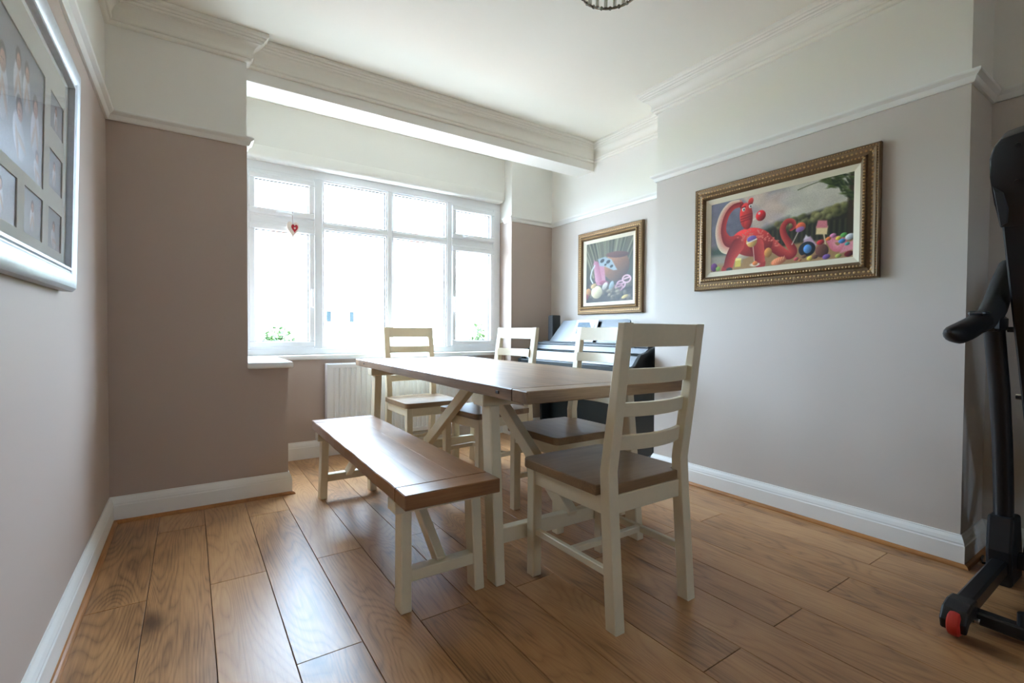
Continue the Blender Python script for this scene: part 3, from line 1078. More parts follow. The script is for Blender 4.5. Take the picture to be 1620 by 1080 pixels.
def print_sheet(name, cv, wd, ht, mat, parent, place, thick=0.002):
    """flat printed sheet; local u across (viewer's left to right), v up; place maps (u, v, out) to a point"""
    nx, ny = cv.w, cv.h
    us = np.linspace(-wd / 2, wd / 2, nx + 1)
    vs = np.linspace(-ht / 2, ht / 2, ny + 1)
    verts = [place(u, v, 0) for v in vs for u in us]
    faces = []
    for j in range(ny):
        for i in range(nx):
            a = j * (nx + 1) + i
            faces.append((a, a + 1, a + nx + 2, a + nx + 1))
    me = bpy.data.meshes.new(name)
    me.from_pydata(verts, [], faces)
    lin = np.where(cv.a <= 0.04045, cv.a / 12.92, ((cv.a + 0.055) / 1.055) ** 2.4)
    at = me.color_attributes.new('paint', 'FLOAT_COLOR', 'CORNER')
    flat = lin.reshape(-1, 3)
    data = np.ones((len(flat) * 4, 4), np.float32)
    data[:, :3] = np.repeat(flat, 4, axis=0)
    at.data.foreach_set('color', data.ravel())
    me.materials.append(M[mat])
    o = bpy.data.objects.new(name, me)
    COL.objects.link(o)
    o.parent = parent
    return o


# -- picture 1: red long-necked beast among sweets
def paint_one():
    c = Canvas(320, 164, (200, 190, 180))
    t = c.y[..., None]
    u = c.x[..., None]
    sky = np.array((112, 110, 124)) * (1 - u) + np.array((198, 190, 172)) * u
    sky = sky * (1 - 0.3 * (1 - t)) + np.array((206, 176, 152)) * 0.3 * (1 - t)
    c.a = sky / 255
    c.cloud(0.26, 0.62, 0.52, 0.98, 60, 0.06, 0.15, [(166, 152, 150), (190, 170, 158), (176, 164, 164), (198, 178, 162)], 0.12, 0.09)
    c.cloud(0.6, 0.98, 0.62, 0.98, 40, 0.06, 0.15, [(194, 188, 172), (202, 196, 182), (186, 180, 166)], 0.1, 0.09)
    c.cloud(0.02, 0.26, 0.45, 0.98, 40, 0.05, 0.12, [(104, 102, 116), (116, 114, 130), (96, 96, 110)], 0.12, 0.08)
    # distant hill and wood
    c.poly([(0, .34), (.3, .44), (.48, .54), (.60, .60), (.60, .2), (0, .2)], (64, 78, 66), 0.10)
    c.poly([(.40, .46), (.55, .54), (.66, .58), (.80, .62), (1, .66), (1, .22), (.40, .24)], (46, 42, 30), 0.05)
    for k in range(34):
        x = .44 + .0165 * k
        c.stroke([(x, .27), (x + .003, .46)], .006, (70, 66, 44) if k % 2 else (34, 32, 22), e=0.03)
    for k in range(70):
        x = c.rng.uniform(.50, 1)
        c.ell(x, .49 + (x - .50) * .22 + c.rng.uniform(-.05, .05), .040, .036, [(96, 92, 56), (112, 108, 70), (78, 78, 48)][k % 3], 0, 0.8, 0.03)
    # ground
    c.poly([(0, 0), (1, 0), (1, .25), (.62, .25), (.42, .19), (.2, .22), (0, .20)], (158, 122, 82), 0.04)
    c.poly([(0, .10), (.26, .10), (.26, .20), (0, .24)], (150, 142, 128), 0.06)
    # tree, right corner
    c.stroke([(.985, .25), (.98, .6), (.99, 1)], [.045, .034, .03], (58, 46, 32), e=0.03)
    for k in range(80):
        x = c.rng.uniform(.82, 1.0)
        y = 1.02 - c.rng.uniform(0, .36) * (x - .78) / .22
        c.ell(x, y, .046, .012, [(58, 70, 34), (76, 90, 46), (42, 52, 28)][k % 3], c.rng.uniform(-1.2, .2), 0.3, 0.016)
    c.stroke([(.66, .93), (.74, .96), (.84, .985)], .005, (66, 72, 42), e=0.012)
    red, dk, lt = (184, 50, 48), (118, 24, 30), (206, 74, 66)
    # tail: sweeps along the ground, then up into a curl
    c.stroke([(.44, .36), (.50, .26), (.56, .16), (.61, .115), (.635, .16), (.605, .27), (.572, .38), (.562, .48), (.590, .555), (.630, .54), (.640, .47), (.615, .435)],
             [.085, .075, .062, .055, .052, .048, .044, .040, .034, .028, .022, .014], dk, lt)
    # belly, body
    c.ell(.265, .20, .13, .060, (200, 182, 156), 0, 0.4)
    c.ell(.335, .36, .315, .195, red, -.20, 0.75)
    # neck: red inside, pale belly outside, arching over to the head
    c.stroke([(.215, .36), (.13, .36), (.085, .50), (.082, .66), (.115, .83), (.17, .925), (.235, .93)], [.12, .11, .086, .078, .070, .062, .05], red, (222, 206, 178))
    c.stroke([(.22, .40), (.150, .42), (.112, .54), (.110, .66), (.138, .81), (.19, .90), (.25, .91)], [.09, .075, .046, .040, .038, .036, .036], red, dk)
    # legs
    for pts, rr in (([(.225, .34), (.175, .20), (.150, .06), (.135, .015)], [.105, .085, .075, .078]), ([(.375, .30), (.392, .18), (.400, .09), (.405, .05)], [.105, .085, .072, .074])):
        c.stroke(pts, rr, dk, lt)
    # head, hanging
    c.ell(.325, .925, .038, .048, red, -.5, 0.5)
    c.ell(.262, .88, .044, .040, dk)
    c.ell(.291, .735, .098, .185, red, .10, 0.7)
    c.ell(.302, .62, .052, .070, (170, 44, 44), .1, 0.5)
    for y in (.735, .70, .665):
        c.stroke([(.250, y), (.335, y + .022)], .006, dk, e=0.012)
    for ex, ey in ((.270, .835), (.322, .862)):
        c.ell(ex, ey, .024, .030, (226, 220, 210))
        c.ell(ex + .003, ey - .006, .010, .014, (34, 30, 30))
        c.stroke([(ex - .014, ey + .026), (ex + .014, ey + .032)], .008, dk)
    # round red sweet at its mouth
    c.stroke([(.345, .66), (.375, .68)], .006, (226, 206, 196))
    c.ell(.402, .70, .072, .072, (196, 34, 40), 0, 0.9)
    c.ell(.390, .735, .018, .018, (236, 190, 184))
    # rows of pale scales along the back
    for k in range(60):
        x = c.rng.uniform(.22, .54)
        top = .555 - 1.9 * (x - .325) ** 2 * (3.2 if x < .325 else 2.6)
        y = top - c.rng.uniform(.02, .13)
        c.ell(x, y, .013, .009, (216, 112, 96), c.rng.uniform(-1, 1), 0, 0.012)
    # sweets
    c.stroke([(.345, .33), (.362, .05)], .007, (222, 200, 180), e=0.01)
    c.ell(.336, .37, .080, .080, (222, 172, 96), .2, 0.6)
    c.ell(.336, .405, .072, .042, (116, 90, 160), .15, 0.4)
    c.stroke([(.300, .352), (.336, .372), (.374, .392)], .008, (238, 226, 208), e=0.012)
    c.ell(.362, .045, .075, .024, (224, 208, 186))
    c.ell(.365, .062, .040, .030, (214, 122, 70), 0, 0.5)
    c.poly([(.205, .04), (.252, .04), (.256, .15), (.208, .155)], (212, 190, 92), 0.012)
    c.poly([(.208, .13), (.256, .13), (.258, .158), (.212, .168)], (236, 224, 144), 0.012)
    c.ell(.03, .07, .055, .060, (100, 58, 108), 0, .7)
    c.ell(.065, .045, .038, .032, (116, 150, 64), 0, .5)
    c.ell(.16, .015, .05, .03, (52, 50, 52), 0, .4)
    c.ell(.46, .185, .055, .065, (190, 132, 70), 0, .6)
    c.ell(.535, .055, .105, .048, (214, 122, 82), .22, .6)
    for k in range(5):
        c.stroke([(.497 + k * .017, .030 + k * .009), (.508 + k * .017, .080 + k * .008)], .0035, (236, 180, 146), e=0.010)
    c.stroke([(.626, .25), (.672, .42)], .007, (214, 196, 178), e=0.012)
    c.ell(.682, .455, .064, .058, (200, 92, 60), 0, .6)
    c.ell(.678, .425, .056, .032, (142, 100, 158), .2, .4)
    c.poly([(.690, .16), (.705, .30), (.745, .32), (.785, .20), (.76, .14)], (188, 156, 176), 0.02)
    c.poly([(.700, .28), (.716, .345), (.740, .30)], (216, 206, 212), 0.02)
    c.ell(.724, .165, .105, .092, (32, 36, 44), 0, .5)
    c.ell(.728, .165, .052, .056, (84, 132, 186), .2, .7)
    c.stroke([(.838, .20), (.826, .34)], .009, (210, 186, 152), e=0.012)
    c.poly([(.778, .33), (.846, .31), (.852, .41), (.781, .43)], (220, 196, 146), 0.018)
    c.poly([(.779, .41), (.850, .39), (.846, .48), (.790, .50)], (202, 118, 126), 0.018)
    c.ell(.818, .12, .078, .082, (98, 62, 54), .2, .7)
    c.stroke([(.862, .24), (.885, .15), (.915, .12), (.945, .17), (.925, .23), (.885, .235)], .038, (202, 104, 122), (226, 152, 160))
    c.poly([(.92, .06), (1, .09), (1, .20), (.95, .16)], (216, 142, 154), 0.02)
    for (x, y, r, col) in ((.882, .285, .040, (190, 118, 158)), (.915, .245, .034, (200, 184, 74)), (.945, .275, .040, (88, 156, 78)), (.935, .205, .040, (64, 124, 180)),
                           (.980, .245, .055, (184, 188, 194)), (.808, .225, .045, (180, 46, 54)), (.855, .255, .034, (206, 110, 60)), (.965, .165, .028, (68, 152, 146)),
                           (.845, .040, .046, (108, 80, 144)), (.975, .045, .050, (98, 28, 34)), (.915, .035, .036, (150, 158, 82)), (.745, .045, .042, (206, 178, 82)),
                           (.655, .055, .032, (182, 72, 80)), (.705, .075, .034, (112, 78, 60)), (.775, .055, .038, (104, 72, 60)), (.68, .035, .022, (176, 104, 70))):
        c.ell(x, y, r, r * .66, col, .2, .8)
    c.grain(0.03)
    return c


# -- picture 2: still life of rolled pink sheet, brown cup, cheese and onion rings before straw
def paint_two():
    c = Canvas(132, 156, (70, 66, 50))
    c.vgrad(0.2, 1.0, (58, 54, 44), (112, 108, 78))
    for k in range(40):
        x = c.rng.rand()
        c.stroke([(x * .7 + .15, .42), (x, .75), (x * 1.35 - .17, 1.02)], [.006, .010, .012], [(136, 130, 88), (92, 90, 62), (158, 150, 108), (70, 68, 48)][k % 4], e=0.02)
    c.poly([(0, 0), (1, 0), (1, .34), (.5, .40), (0, .32)], (66, 58, 50), 0.06)
    c.cloud(0, 1, .02, .30, 40, .02, .07, [(84, 74, 60), (58, 52, 46), (104, 92, 74)], .5)
    c.ell(.66, .56, .225, .235, (146, 88, 52), -.15, .75)
    c.ell(.68, .745, .200, .050, (112, 62, 54), -.1, .3)
    c.poly([(.24, .66), (.17, .72), (.20, .36), (.33, .28), (.44, .32), (.40, .62)], (204, 112, 136), 0.02)
    c.stroke([(.22, .64), (.29, .34)], [.05, .06], (222, 136, 158), (176, 84, 112))
    c.ell(.40, .315, .085, .038, (150, 58, 84), -.1, .4)
    c.stroke([(.19, .62), (.13, .54), (.10, .42), (.15, .33)], .012, (206, 208, 200))
    c.poly([(.26, .72), (.42, .74), (.56, .68), (.68, .50), (.60, .50), (.42, .58), (.30, .60)], (150, 168, 172), 0.02)
    for (x, y, r) in ((.36, .68, .04), (.49, .65, .038), (.56, .57, .03), (.43, .61, .022)):
        c.ell(x, y, r, r * .7, (44, 52, 58), .4, .2)
    c.ell(.24, .17, .105, .105, (216, 196, 140), 0, .6)
    c.ell(.17, .28, .06, .035, (206, 160, 92), .5, .5)
    c.ell(.05, .18, .055, .065, (196, 126, 60), 0, .6)
    c.ell(.01, .10, .04, .05, (150, 50, 50), 0, .5)
    c.ell(.42, .26, .04, .07, (190, 178, 160), -.6, .4)
    c.ell(.56, .25, .04, .085, (130, 146, 146), -.3, .5)
    for (x, y, r, col) in ((.76, .26, .085, (216, 150, 166)), (.87, .34, .080, (226, 164, 172)), (.72, .22, .075, (190, 120, 140))):
        c.ell(x, y, r, r * .85, col)
        c.ell(x, y, r * .66, r * .55, (92, 66, 66))
        c.stroke([(x - r * .5 / c.asp, y), (x + r * .5 / c.asp, y + .02)], .012, col)
    c.ell(.84, .065, .060, .026, (216, 176, 84), .35, .5)
    c.cloud(.45, .75, .08, .2, 18, .02, .04, [(120, 104, 78), (92, 80, 62), (140, 122, 92)], .6)
    g_ = c.a.mean(axis=2, keepdims=True)
    c.a = (c.a * .72 + g_ * .28) * .84
    c.grain(0.03)
    return c


def moulding(bm, wd, ht, prof, place):
    """mitred picture-frame moulding; prof = (inset from outer edge, height off the wall)"""
    cols = []
    for (sx, sy) in ((-1, -1), (1, -1), (1, 1), (-1, 1)):
        cols.append([bm.verts.new(place(sx * (wd / 2 - i), sy * (ht / 2 - i), h)) for i, h in prof])
    for k in range(4):
        a, b = cols[k], cols[(k + 1) % 4]
        for q in range(len(prof)):
            r = (q + 1) % len(prof)
            bm.faces.new((a[q], a[r], b[r], b[q]))
    return bm


def bead_row(bm, wd, ht, inset, h, r, step, place, flat=0.7):
    """row of beads round the frame"""
    hw, hh = wd / 2 - inset, ht / 2 - inset
    spots = []
    n = max(2, round(2 * hw / step))
    for k in range(n):
        t = -hw + 2 * hw * (k + .5) / n
        spots += [(t, hh), (t, -hh)]
    n = max(2, round(2 * hh / step))
    for k in range(n):
        t = -hh + 2 * hh * (k + .5) / n
        spots += [(hw, t), (-hw, t)]
    for (u, v) in spots:
        ring = [bm.verts.new(place(u + r * math.cos(a), v + r * math.sin(a), h)) for a in [math.pi / 3 * k for k in range(6)]]
        ring2 = [bm.verts.new(place(u + .62 * r * math.cos(a), v + .62 * r * math.sin(a), h + r * flat * .75)) for a in [math.pi / 3 * k for k in range(6)]]
        top = bm.verts.new(place(u, v, h + r * flat))
        for k in range(6):
            bm.faces.new((ring[k], ring[(k + 1) % 6], ring2[(k + 1) % 6], ring2[k]))
            bm.faces.new((ring2[k], ring2[(k + 1) % 6], top))
    return bm


def wall_place(X, cy, cz):
    # pictures on a wall facing -X: viewer's right is -Y
    return lambda u, v, o: (X - o, cy - u, cz + v)


def ornate_picture(name, label, X, y0, y1, z0, z1, canvas, fw_, liner):
    cy, cz = (y0 + y1) / 2, (z0 + z1) / 2
    wd, ht = y1 - y0, z1 - z0
    t = thing(name, label, 'picture', (X, cy, z0))
    P = lambda u, v, o: (-o, -u, v + ht / 2)
    prof = [(0, 0.002), (0, 0.022), (0.006, 0.028), (0.012, 0.026), (0.016, 0.030), (fw_ * .42, 0.024), (fw_ * .60, 0.027), (fw_ * .66, 0.038), (fw_ * .80, 0.040), (fw_ * .86, 0.036), (fw_, 0.022), (fw_, 0.002)]
    fr = obj('frame', moulding(BM(), wd, ht, prof, P), 'gold_dark', t)
    b1 = obj('beading', bead_row(BM(), wd, ht, fw_ * .73, 0.039, 0.0058, 0.0150, P), 'gold', fr)
    b1['kind'] = 'stuff'
    b2 = obj('ornament', bead_row(BM(), wd, ht, fw_ * .36, 0.0240, 0.0075, 0.020, P, 0.45), 'gold', fr)
    b2['kind'] = 'stuff'
    b3 = obj('edge_beading', bead_row(BM(), wd, ht, 0.012, 0.0255, 0.0045, 0.0125, P), 'gold', fr)
    b3['kind'] = 'stuff'
    lip = moulding(BM(), wd - 2 * fw_ + .004, ht - 2 * fw_ + .004, [(0, .004), (0, .024), (liner, .014), (liner, .004)], P)
    obj('liner', lip, 'linen', t)
    sw, sh = wd - 2 * fw_ - 2 * liner + .006, ht - 2 * fw_ - 2 * liner + .006
    print_sheet('painting', canvas, sw, sh, 'painting', t, lambda u, v, o: P(u, v, 0.0125))
    obj('backing', box(BM(), -0.012, -0.002, -wd / 2 + .02, wd / 2 - .02, .02, ht - .02), 'gold_dark', t)
    return t


ornate_picture('large_painting', 'wide painting of a red long-necked creature among sweets in ornate gilt frame', XB - 0.001, 0.672, 1.662, 1.248, 1.884, paint_one(), 0.082, 0.030)
ornate_picture('small_painting', 'squarish still life painting with a pink roll in ornate gilt frame above the piano', XR - 0.001, 2.364, 3.132, 1.143, 1.886, paint_two(), 0.078, 0.030)


# ------------------------------------------------------------------ family photographs, left wall (leans out slightly at the top)
def paint_photo(w_, h_, figures, seed):
    c = Canvas(w_, h_, (150, 154, 162))
    c.vgrad(0, 1, (168, 170, 178), (140, 146, 156))
    r = random.Random(seed)
    for (x, y, s, lie) in figures:
        a = lie
        c.ell(x, y - .30 * s, .22 * s, .32 * s, (214, 214, 222), a, .25, 0.02)
        c.ell(x + .10 * s / c.asp, y - .34 * s, .05 * s, .22 * s, (196, 170, 156), a + .5, .2, 0.02)
        c.ell(x - .08 * s / c.asp, y - .38 * s, .05 * s, .20 * s, (198, 172, 158), a - .4, .2, 0.02)
        c.ell(x, y + .07 * s, .135 * s, .15 * s, (62, 46, 40), a, .2, 0.02)
        c.ell(x + .01, y + .02 * s, .105 * s, .125 * s, (196, 150, 128), a, .3, 0.02)
        c.ell(x - .025 * s / c.asp, y + .03 * s, .012 * s, .010 * s, (90, 66, 58))
        c.ell(x + .035 * s / c.asp, y + .03 * s, .012 * s, .010 * s, (90, 66, 58))
        c.stroke([(x - .02 * s, y - .04 * s), (x + .03 * s, y - .038 * s)], .006 * s, (168, 96, 90))
    c.grain(0.02)
    return c


FX0, FX1 = 0.029, 0.046       # depth of frame front at bottom / top
FZ0, FZ1 = 1.100, 1.790
FYR, FYL = 1.822, 0.900
tilt = math.atan2(FX1 - FX0, FZ1 - FZ0)
ph = thing('family_photograph_frame', 'large silver frame of family photographs on the left wall', 'picture', (0.004, (FYR + FYL) / 2, FZ0))
fwid, fhei = FYR - FYL, FZ1 - FZ0
ct, st = math.cos(tilt), math.sin(tilt)
# viewer faces -X: viewer's right is +Y
def PL(u, v, o):
    vv = v + fhei / 2
    return (o * ct + vv * st, u, vv * ct - o * st)

prof = [(0, .001), (0, .028), (.010, .038), (.026, .041), (.046, .038), (.056, .030), (.059, .030), (.062, .035), (.069, .035), (.073, .026), (.073, .001)]
obj('frame', moulding(BM(), fwid, fhei, prof, PL), 'silver_frame', ph, smooth=True)
bm = BM()
iw, ih = fwid / 2 - .070, fhei / 2 - .070
photos = []      # (y0, y1, z0, z1) in wall coordinates


def ywall(y):
    return y - (FYR + FYL) / 2


def zwall(z):
    return z - FZ0 - fhei / 2

spec = [(1.10, 1.475, 1.340, 1.630, [(.14, .62, .62, .0), (.42, .78, .50, .0), (.60, .78, .48, .1), (.80, .60, .58, -.1), (.46, .42, .60, .7), (.86, .22, .34, .8)]),
        (1.535, 1.692, 1.528, 1.625, [(.5, .6, .85, .1)]),
        (1.535, 1.692, 1.366, 1.470, [(.45, .62, .8, -.1)]),
        (1.535, 1.692, 1.204, 1.312, [(.5, .55, .9, .9)]),
        (1.310, 1.475, 1.204, 1.312, [(.5, .64, .8, 0)]),
        (1.085, 1.255, 1.204, 1.312, [(.4, .62, .8, .1)])]
# mount board with openings, built as strips round the photo windows
ys = sorted({ywall(v) for s_ in spec for v in s_[:2]} | {-iw, iw})
zs = sorted({zwall(v) for s_ in spec for v in s_[2:4]} | {-ih, ih})


def covered(y, z):
    return any(ywall(s_[0]) < y < ywall(s_[1]) and zwall(s_[2]) < z < zwall(s_[3]) for s_ in spec)

for i in range(len(ys) - 1):
    for j in range(len(zs) - 1):
        if not covered((ys[i] + ys[i + 1]) / 2, (zs[j] + zs[j + 1]) / 2):
            q = [PL(ys[i], zs[j], .0200), PL(ys[i + 1], zs[j], .0200), PL(ys[i + 1], zs[j + 1], .0200), PL(ys[i], zs[j + 1], .0200)]
            q2 = [PL(ys[i], zs[j], .0180), PL(ys[i + 1], zs[j], .0180), PL(ys[i + 1], zs[j + 1], .0180), PL(ys[i], zs[j + 1], .0180)]
            hull8(bm, q2, q)
obj('mount_board', bm, 'mat', ph)
for k, s_ in enumerate(spec):
    wd, ht = s_[1] - s_[0] + .004, s_[3] - s_[2] + .004
    cy, cz = ywall((s_[0] + s_[1]) / 2), zwall((s_[2] + s_[3]) / 2)
    res = (96, 74) if k == 0 else (48, 34)
    print_sheet('photograph', paint_photo(res[0], res[1], s_[4], k), wd, ht, 'photo', ph, lambda u, v, o, cy=cy, cz=cz: PL(cy + u, cz + v, .0170))
bm = BM()
hull8(bm, [PL(-iw, -ih, .0215), PL(iw, -ih, .0215), PL(iw, ih, .0215), PL(-iw, ih, .0215)], [PL(-iw, -ih, .0235), PL(iw, -ih, .0235), PL(iw, ih, .0235), PL(-iw, ih, .0235)])
obj('picture_glass', bm, 'picture_glass', ph)
bm = BM()
hull8(bm, [PL(-iw - .01, -ih - .01, .003), PL(iw + .01, -ih - .01, .003), PL(iw + .01, ih + .01, .003), PL(-iw - .01, ih + .01, .003)],
      [PL(-iw - .01, -ih - .01, .008), PL(iw + .01, -ih - .01, .008), PL(iw + .01, ih + .01, .008), PL(-iw - .01, ih + .01, .008)])
obj('backing_board', bm, 'mat', ph)
# signature in pencil, lower right of the mount
bm = BM()
sg = [(1.640, 1.150), (1.646, 1.162), (1.650, 1.152), (1.656, 1.158), (1.661, 1.151), (1.668, 1.156), (1.676, 1.150), (1.686, 1.157), (1.700, 1.153)]
tube(bm, [PL(ywall(y), zwall(z), .0203) for y, z in sg], 0.0007, 5)
obj('signature', bm, 'grey_plastic', ph)

# ------------------------------------------------------------------ pendant light
pe = thing('pendant_lamp', 'round crystal rod pendant lamp on the ceiling', 'lamp', (1.690, 1.105, ZC))
LZ = 2.300 - ZC
bm = BM()
lathe(bm, [(0.058, 0), (0.056, -0.014), (0.030, -0.026), (0.008, -0.030)], 24)
obj('ceiling_rose', bm, 'lamp_metal', pe, smooth=True)
obj('flex', tube(BM(), [(0, 0, -.028), (0, 0, LZ + .17)], 0.004, 8), 'lamp_metal', pe)
for nm, z in (('lower_ring', LZ), ('upper_ring', LZ + .16)):
    bm = BM()
    n = 40
    tube(bm, [(0.115 * math.cos(2 * math.pi * k / n), 0.115 * math.sin(2 * math.pi * k / n), z) for k in range(n + 1)], 0.0045, 8, cap=False)
    for k in range(20):
        a = 2 * math.pi * (k + .5) / 20
        box(bm, .113 * math.cos(a) - .004, .113 * math.cos(a) + .004, .113 * math.sin(a) - .004, .113 * math.sin(a) + .004, z - .006, z + .006)
    if nm == 'upper_ring':
        for k in range(3):
            a = 2 * math.pi * k / 3
            bar(bm, (0, 0, z + .008), (.113 * math.cos(a), .113 * math.sin(a), z), .005, .005, (0, 0, 1), 0)
    obj(nm, bm, 'lamp_metal', pe)
for k in range(20):
    a = 2 * math.pi * k / 20
    p = (.114 * math.cos(a), .114 * math.sin(a))
    obj('crystal_rod', tube(BM(), [(p[0], p[1], LZ + .004), (p[0], p[1], LZ + .156)], 0.008, 6), 'crystal', pe)
obj('bulb', lathe(BM(), [(.012, LZ + .15), (.014, LZ + .12), (.028, LZ + .09), (.030, LZ + .07), (.018, LZ + .05), (.004, LZ + .045)], 16), 'crystal', pe, smooth=True)

# ------------------------------------------------------------------ folded treadmill (right edge)
tm = thing('treadmill', 'folded black treadmill with red transport wheel at the right edge', 'treadmill', (0, 0, 0))
TY = 0.235
# base foot running out from the upright to the wheel
for y in (TY, TY - 0.66):
    obj('base_foot', bar(BM(), (3.060, y, 0.078), (2.470, y, 0.062), 0.050, 0.058, (0, 0, 1), 0.008), 'black_metal', tm)
    bm = BM()
    prism(bm, [(2.520, 0.030), (2.510, 0.094), (2.455, 0.098), (2.405, 0.086), (2.380, 0.052), (2.392, 0.018), (2.420, 0.040), (2.452, 0.044)], 1, y - 0.034, y + 0.034, 0.006)
    wh = obj('wheel_housing', bm, 'black_plastic', tm)
    # wheel on a horizontal axle
    bm = BM()
    pr = [(0.006, -0.016), (0.030, -0.017), (0.038, -0.012), (0.040, -0.004), (0.040, 0.004), (0.038, 0.012), (0.030, 0.017), (0.006, 0.016)]
    lathe(bm, pr, 24)
    bmesh.ops.transform(bm, matrix=Matrix.Translation((2.405, y - 0.002, 0.0405)) @ Matrix.Rotation(math.radians(90), 4, 'X'), verts=bm.verts)
    obj('wheel', bm, 'red_wheel', tm, smooth=True)
    bm = BM()
    tube(bm, [(2.480, y - 0.046, 0.040), (2.480, y - 0.034, 0.040)], 0.009, 10)
    obj('axle_bolt', bm, 'chrome', tm)
    # boot of the upright
    bm = BM()
    prism(bm, [(2.965, 0.002), (3.130, 0.002), (3.120, 0.120), (3.080, 0.265), (2.960, 0.270), (2.945, 0.140)], 1, y - 0.038, y + 0.038, 0.010)
    obj('upright_boot', bm, 'black_plastic', tm)
    # upright, curving towards the user's side
    up_pts = [(3.020, y, 0.20), (3.000, y, 0.36), (2.960, y, 0.56), (2.895, y, 0.78), (2.790, y, 1.02), (2.760, y, 1.07)]
    obj('upright', tube(BM(), up_pts, [(0.030, 0.030)] * 6, 16), 'black_metal', tm, smooth=True)
    # handle: bracket, foam arm and grip pointing at the user
    bm = BM()
    tube(bm, [(2.980, y, 1.235), (2.900, y, 1.170), (2.800, y, 1.085), (2.700, y, 1.040), (2.610, y, 1.020)], [(.045, .030), (.056, .033), (.058, .034), (.043, .031), (.036, .029)], 16)
    obj('handle_arm', bm, 'foam', tm, smooth=True)
    bm = BM()
    tube(bm, [(2.640, y, 1.026), (2.560, y, 1.014), (2.470, y, 0.998), (2.380, y, 0.985), (2.325, y, 0.984), (2.290, y, 0.987), (2.278, y, 0.990)], [(.034, .030), (.036, .031), (.036, .032), (.034, .031), (.027, .027), (.015, .016), (.005, .006)], 16)
    obj('grip', bm, 'black_plastic', tm, smooth=True)
    bm = BM()
    box(bm, 2.560, 2.680, y - 0.022, y + 0.022, 1.046, 1.062, 0.006, mat=Matrix.Translation((0, 0, 0)))
    obj('pulse_sensor', bm, 'grey_plastic', tm)
    bm = BM()
    box(bm, 2.700, 2.850, y - 0.030, y + 0.030, 0.992, 1.050, 0.010)
    tube(bm, [(2.850, y - .026, 1.000), (2.850, y - .042, 1.000)], .010, 10)
    obj('handle_bracket', bm, 'black_plastic', tm)
boxo('cross_tube', 'black_metal', tm, 2.498, 2.542, TY - 0.66, TY, 0.020, 0.062, bev=0.006)
obj('tube_stop', tube(BM(), [(2.520, TY - 0.14, 0.060), (2.520, TY - 0.14, 0.100)], 0.018, 14), 'black_plastic', tm)
boxo('rear_cross_tube', 'black_metal', tm, 3.030, 3.080, TY - 0.66, TY, 0.060, 0.120, bev=0.006)

# folded deck leaning with the uprights
def deckpt(t, off, y):
    """t along the deck from pivot (0) to tip (1), off towards the user"""
    p0, p1 = V(3.225, 0, 0.36), V(2.505, 0, 1.610)
    d = (p1 - p0)
    n = V(-d.z, 0, d.x).normalized()
    q = p0 + d * t + n * off
    return (q.x, y, q.z)

YA, YBd = TY - 0.045, TY - 0.615
bm = BM()
hull8(bm, [deckpt(0.02, 0.02, YA - .06), deckpt(0.02, 0.02, YBd + .06), deckpt(0.02, -0.02, YBd + .06), deckpt(0.02, -0.02, YA - .06)],
      [deckpt(0.95, 0.02, YA - .06), deckpt(0.95, 0.02, YBd + .06), deckpt(0.95, -0.02, YBd + .06), deckpt(0.95, -0.02, YA - .06)], 0.004)
obj('running_belt', bm, 'foam', tm)
for y0_, y1_ in ((YA - .065, YA), (YBd, YBd + .065)):
    bm = BM()
    hull8(bm, [deckpt(0, 0.028, y0_), deckpt(0, 0.028, y1_), deckpt(0, -0.035, y1_), deckpt(0, -0.035, y0_)],
          [deckpt(0.86, 0.028, y0_), deckpt(0.86, 0.028, y1_), deckpt(0.86, -0.035, y1_), deckpt(0.86, -0.035, y0_)], 0.006)
    obj('side_rail', bm, 'black_metal', tm)
    # moulded end cap
    sgn = 1 if y1_ == YA else -1
    yo = y1_ if sgn > 0 else y0_
    yi = y0_ if sgn > 0 else y1_
    prof2 = [(0.800, yo + .003 * sgn), (0.86, yo + .009 * sgn), (0.925, yo + .012 * sgn), (0.965, yo + .010 * sgn), (0.992, yo - .004 * sgn), (1.006, yo - .022 * sgn), (1.012, yi - 0.01 * sgn), (0.800, yi - 0.01 * sgn)]
    bm = BM()
    A = [bm.verts.new(deckpt(t, 0.040, y)) for t, y in prof2]
    B = [bm.verts.new(deckpt(t, -0.045, y)) for t, y in prof2]
    bm.faces.new(A)
    bm.faces.new(B[::-1])
    for i in range(len(A)):
        j = (i + 1) % len(A)
        bm.faces.new((A[i], A[j], B[j], B[i]))
    bmesh.ops.bevel(bm, geom=[e for e in bm.edges], offset=0.006, segments=2, affect='EDGES', profile=0.5)
    cap = obj('end_cap', bm, 'black_plastic', tm, smooth=True)
    bm = BM()
    A = [deckpt(t, 0.0415, y) for t, y in ((0.805, yo), (0.905, yo + .008 * sgn), (0.885, yo - .016 * sgn), (0.845, yo - .024 * sgn), (0.812, yo - .018 * sgn))]
    B = [deckpt(t, 0.0470, y) for t, y in ((0.807, yo - .002 * sgn), (0.895, yo + .004 * sgn), (0.880, yo - .014 * sgn), (0.845, yo - .021 * sgn), (0.815, yo - .016 * sgn))]
    va, vb = [bm.verts.new(p) for p in A], [bm.verts.new(p) for p in B]
    bm.faces.new(vb)
    bm.faces.new(va[::-1])
    for i in range(5):
        bm.faces.new((va[i], va[(i + 1) % 5], vb[(i + 1) % 5], vb[i]))
    obj('cap_inlay', bm, 'grey_plastic', cap)
    for t, y in ((0.905, yi + 0.015 * sgn), (0.985, yi + .006 * sgn)):
        p = Vector(deckpt(t, 0.036, y))
        q = Vector(deckpt(t, 0.0435, y))
        obj('screw_hole', tube(BM(), [p, q], 0.0075, 12), 'black_metal', cap)
bm = BM()
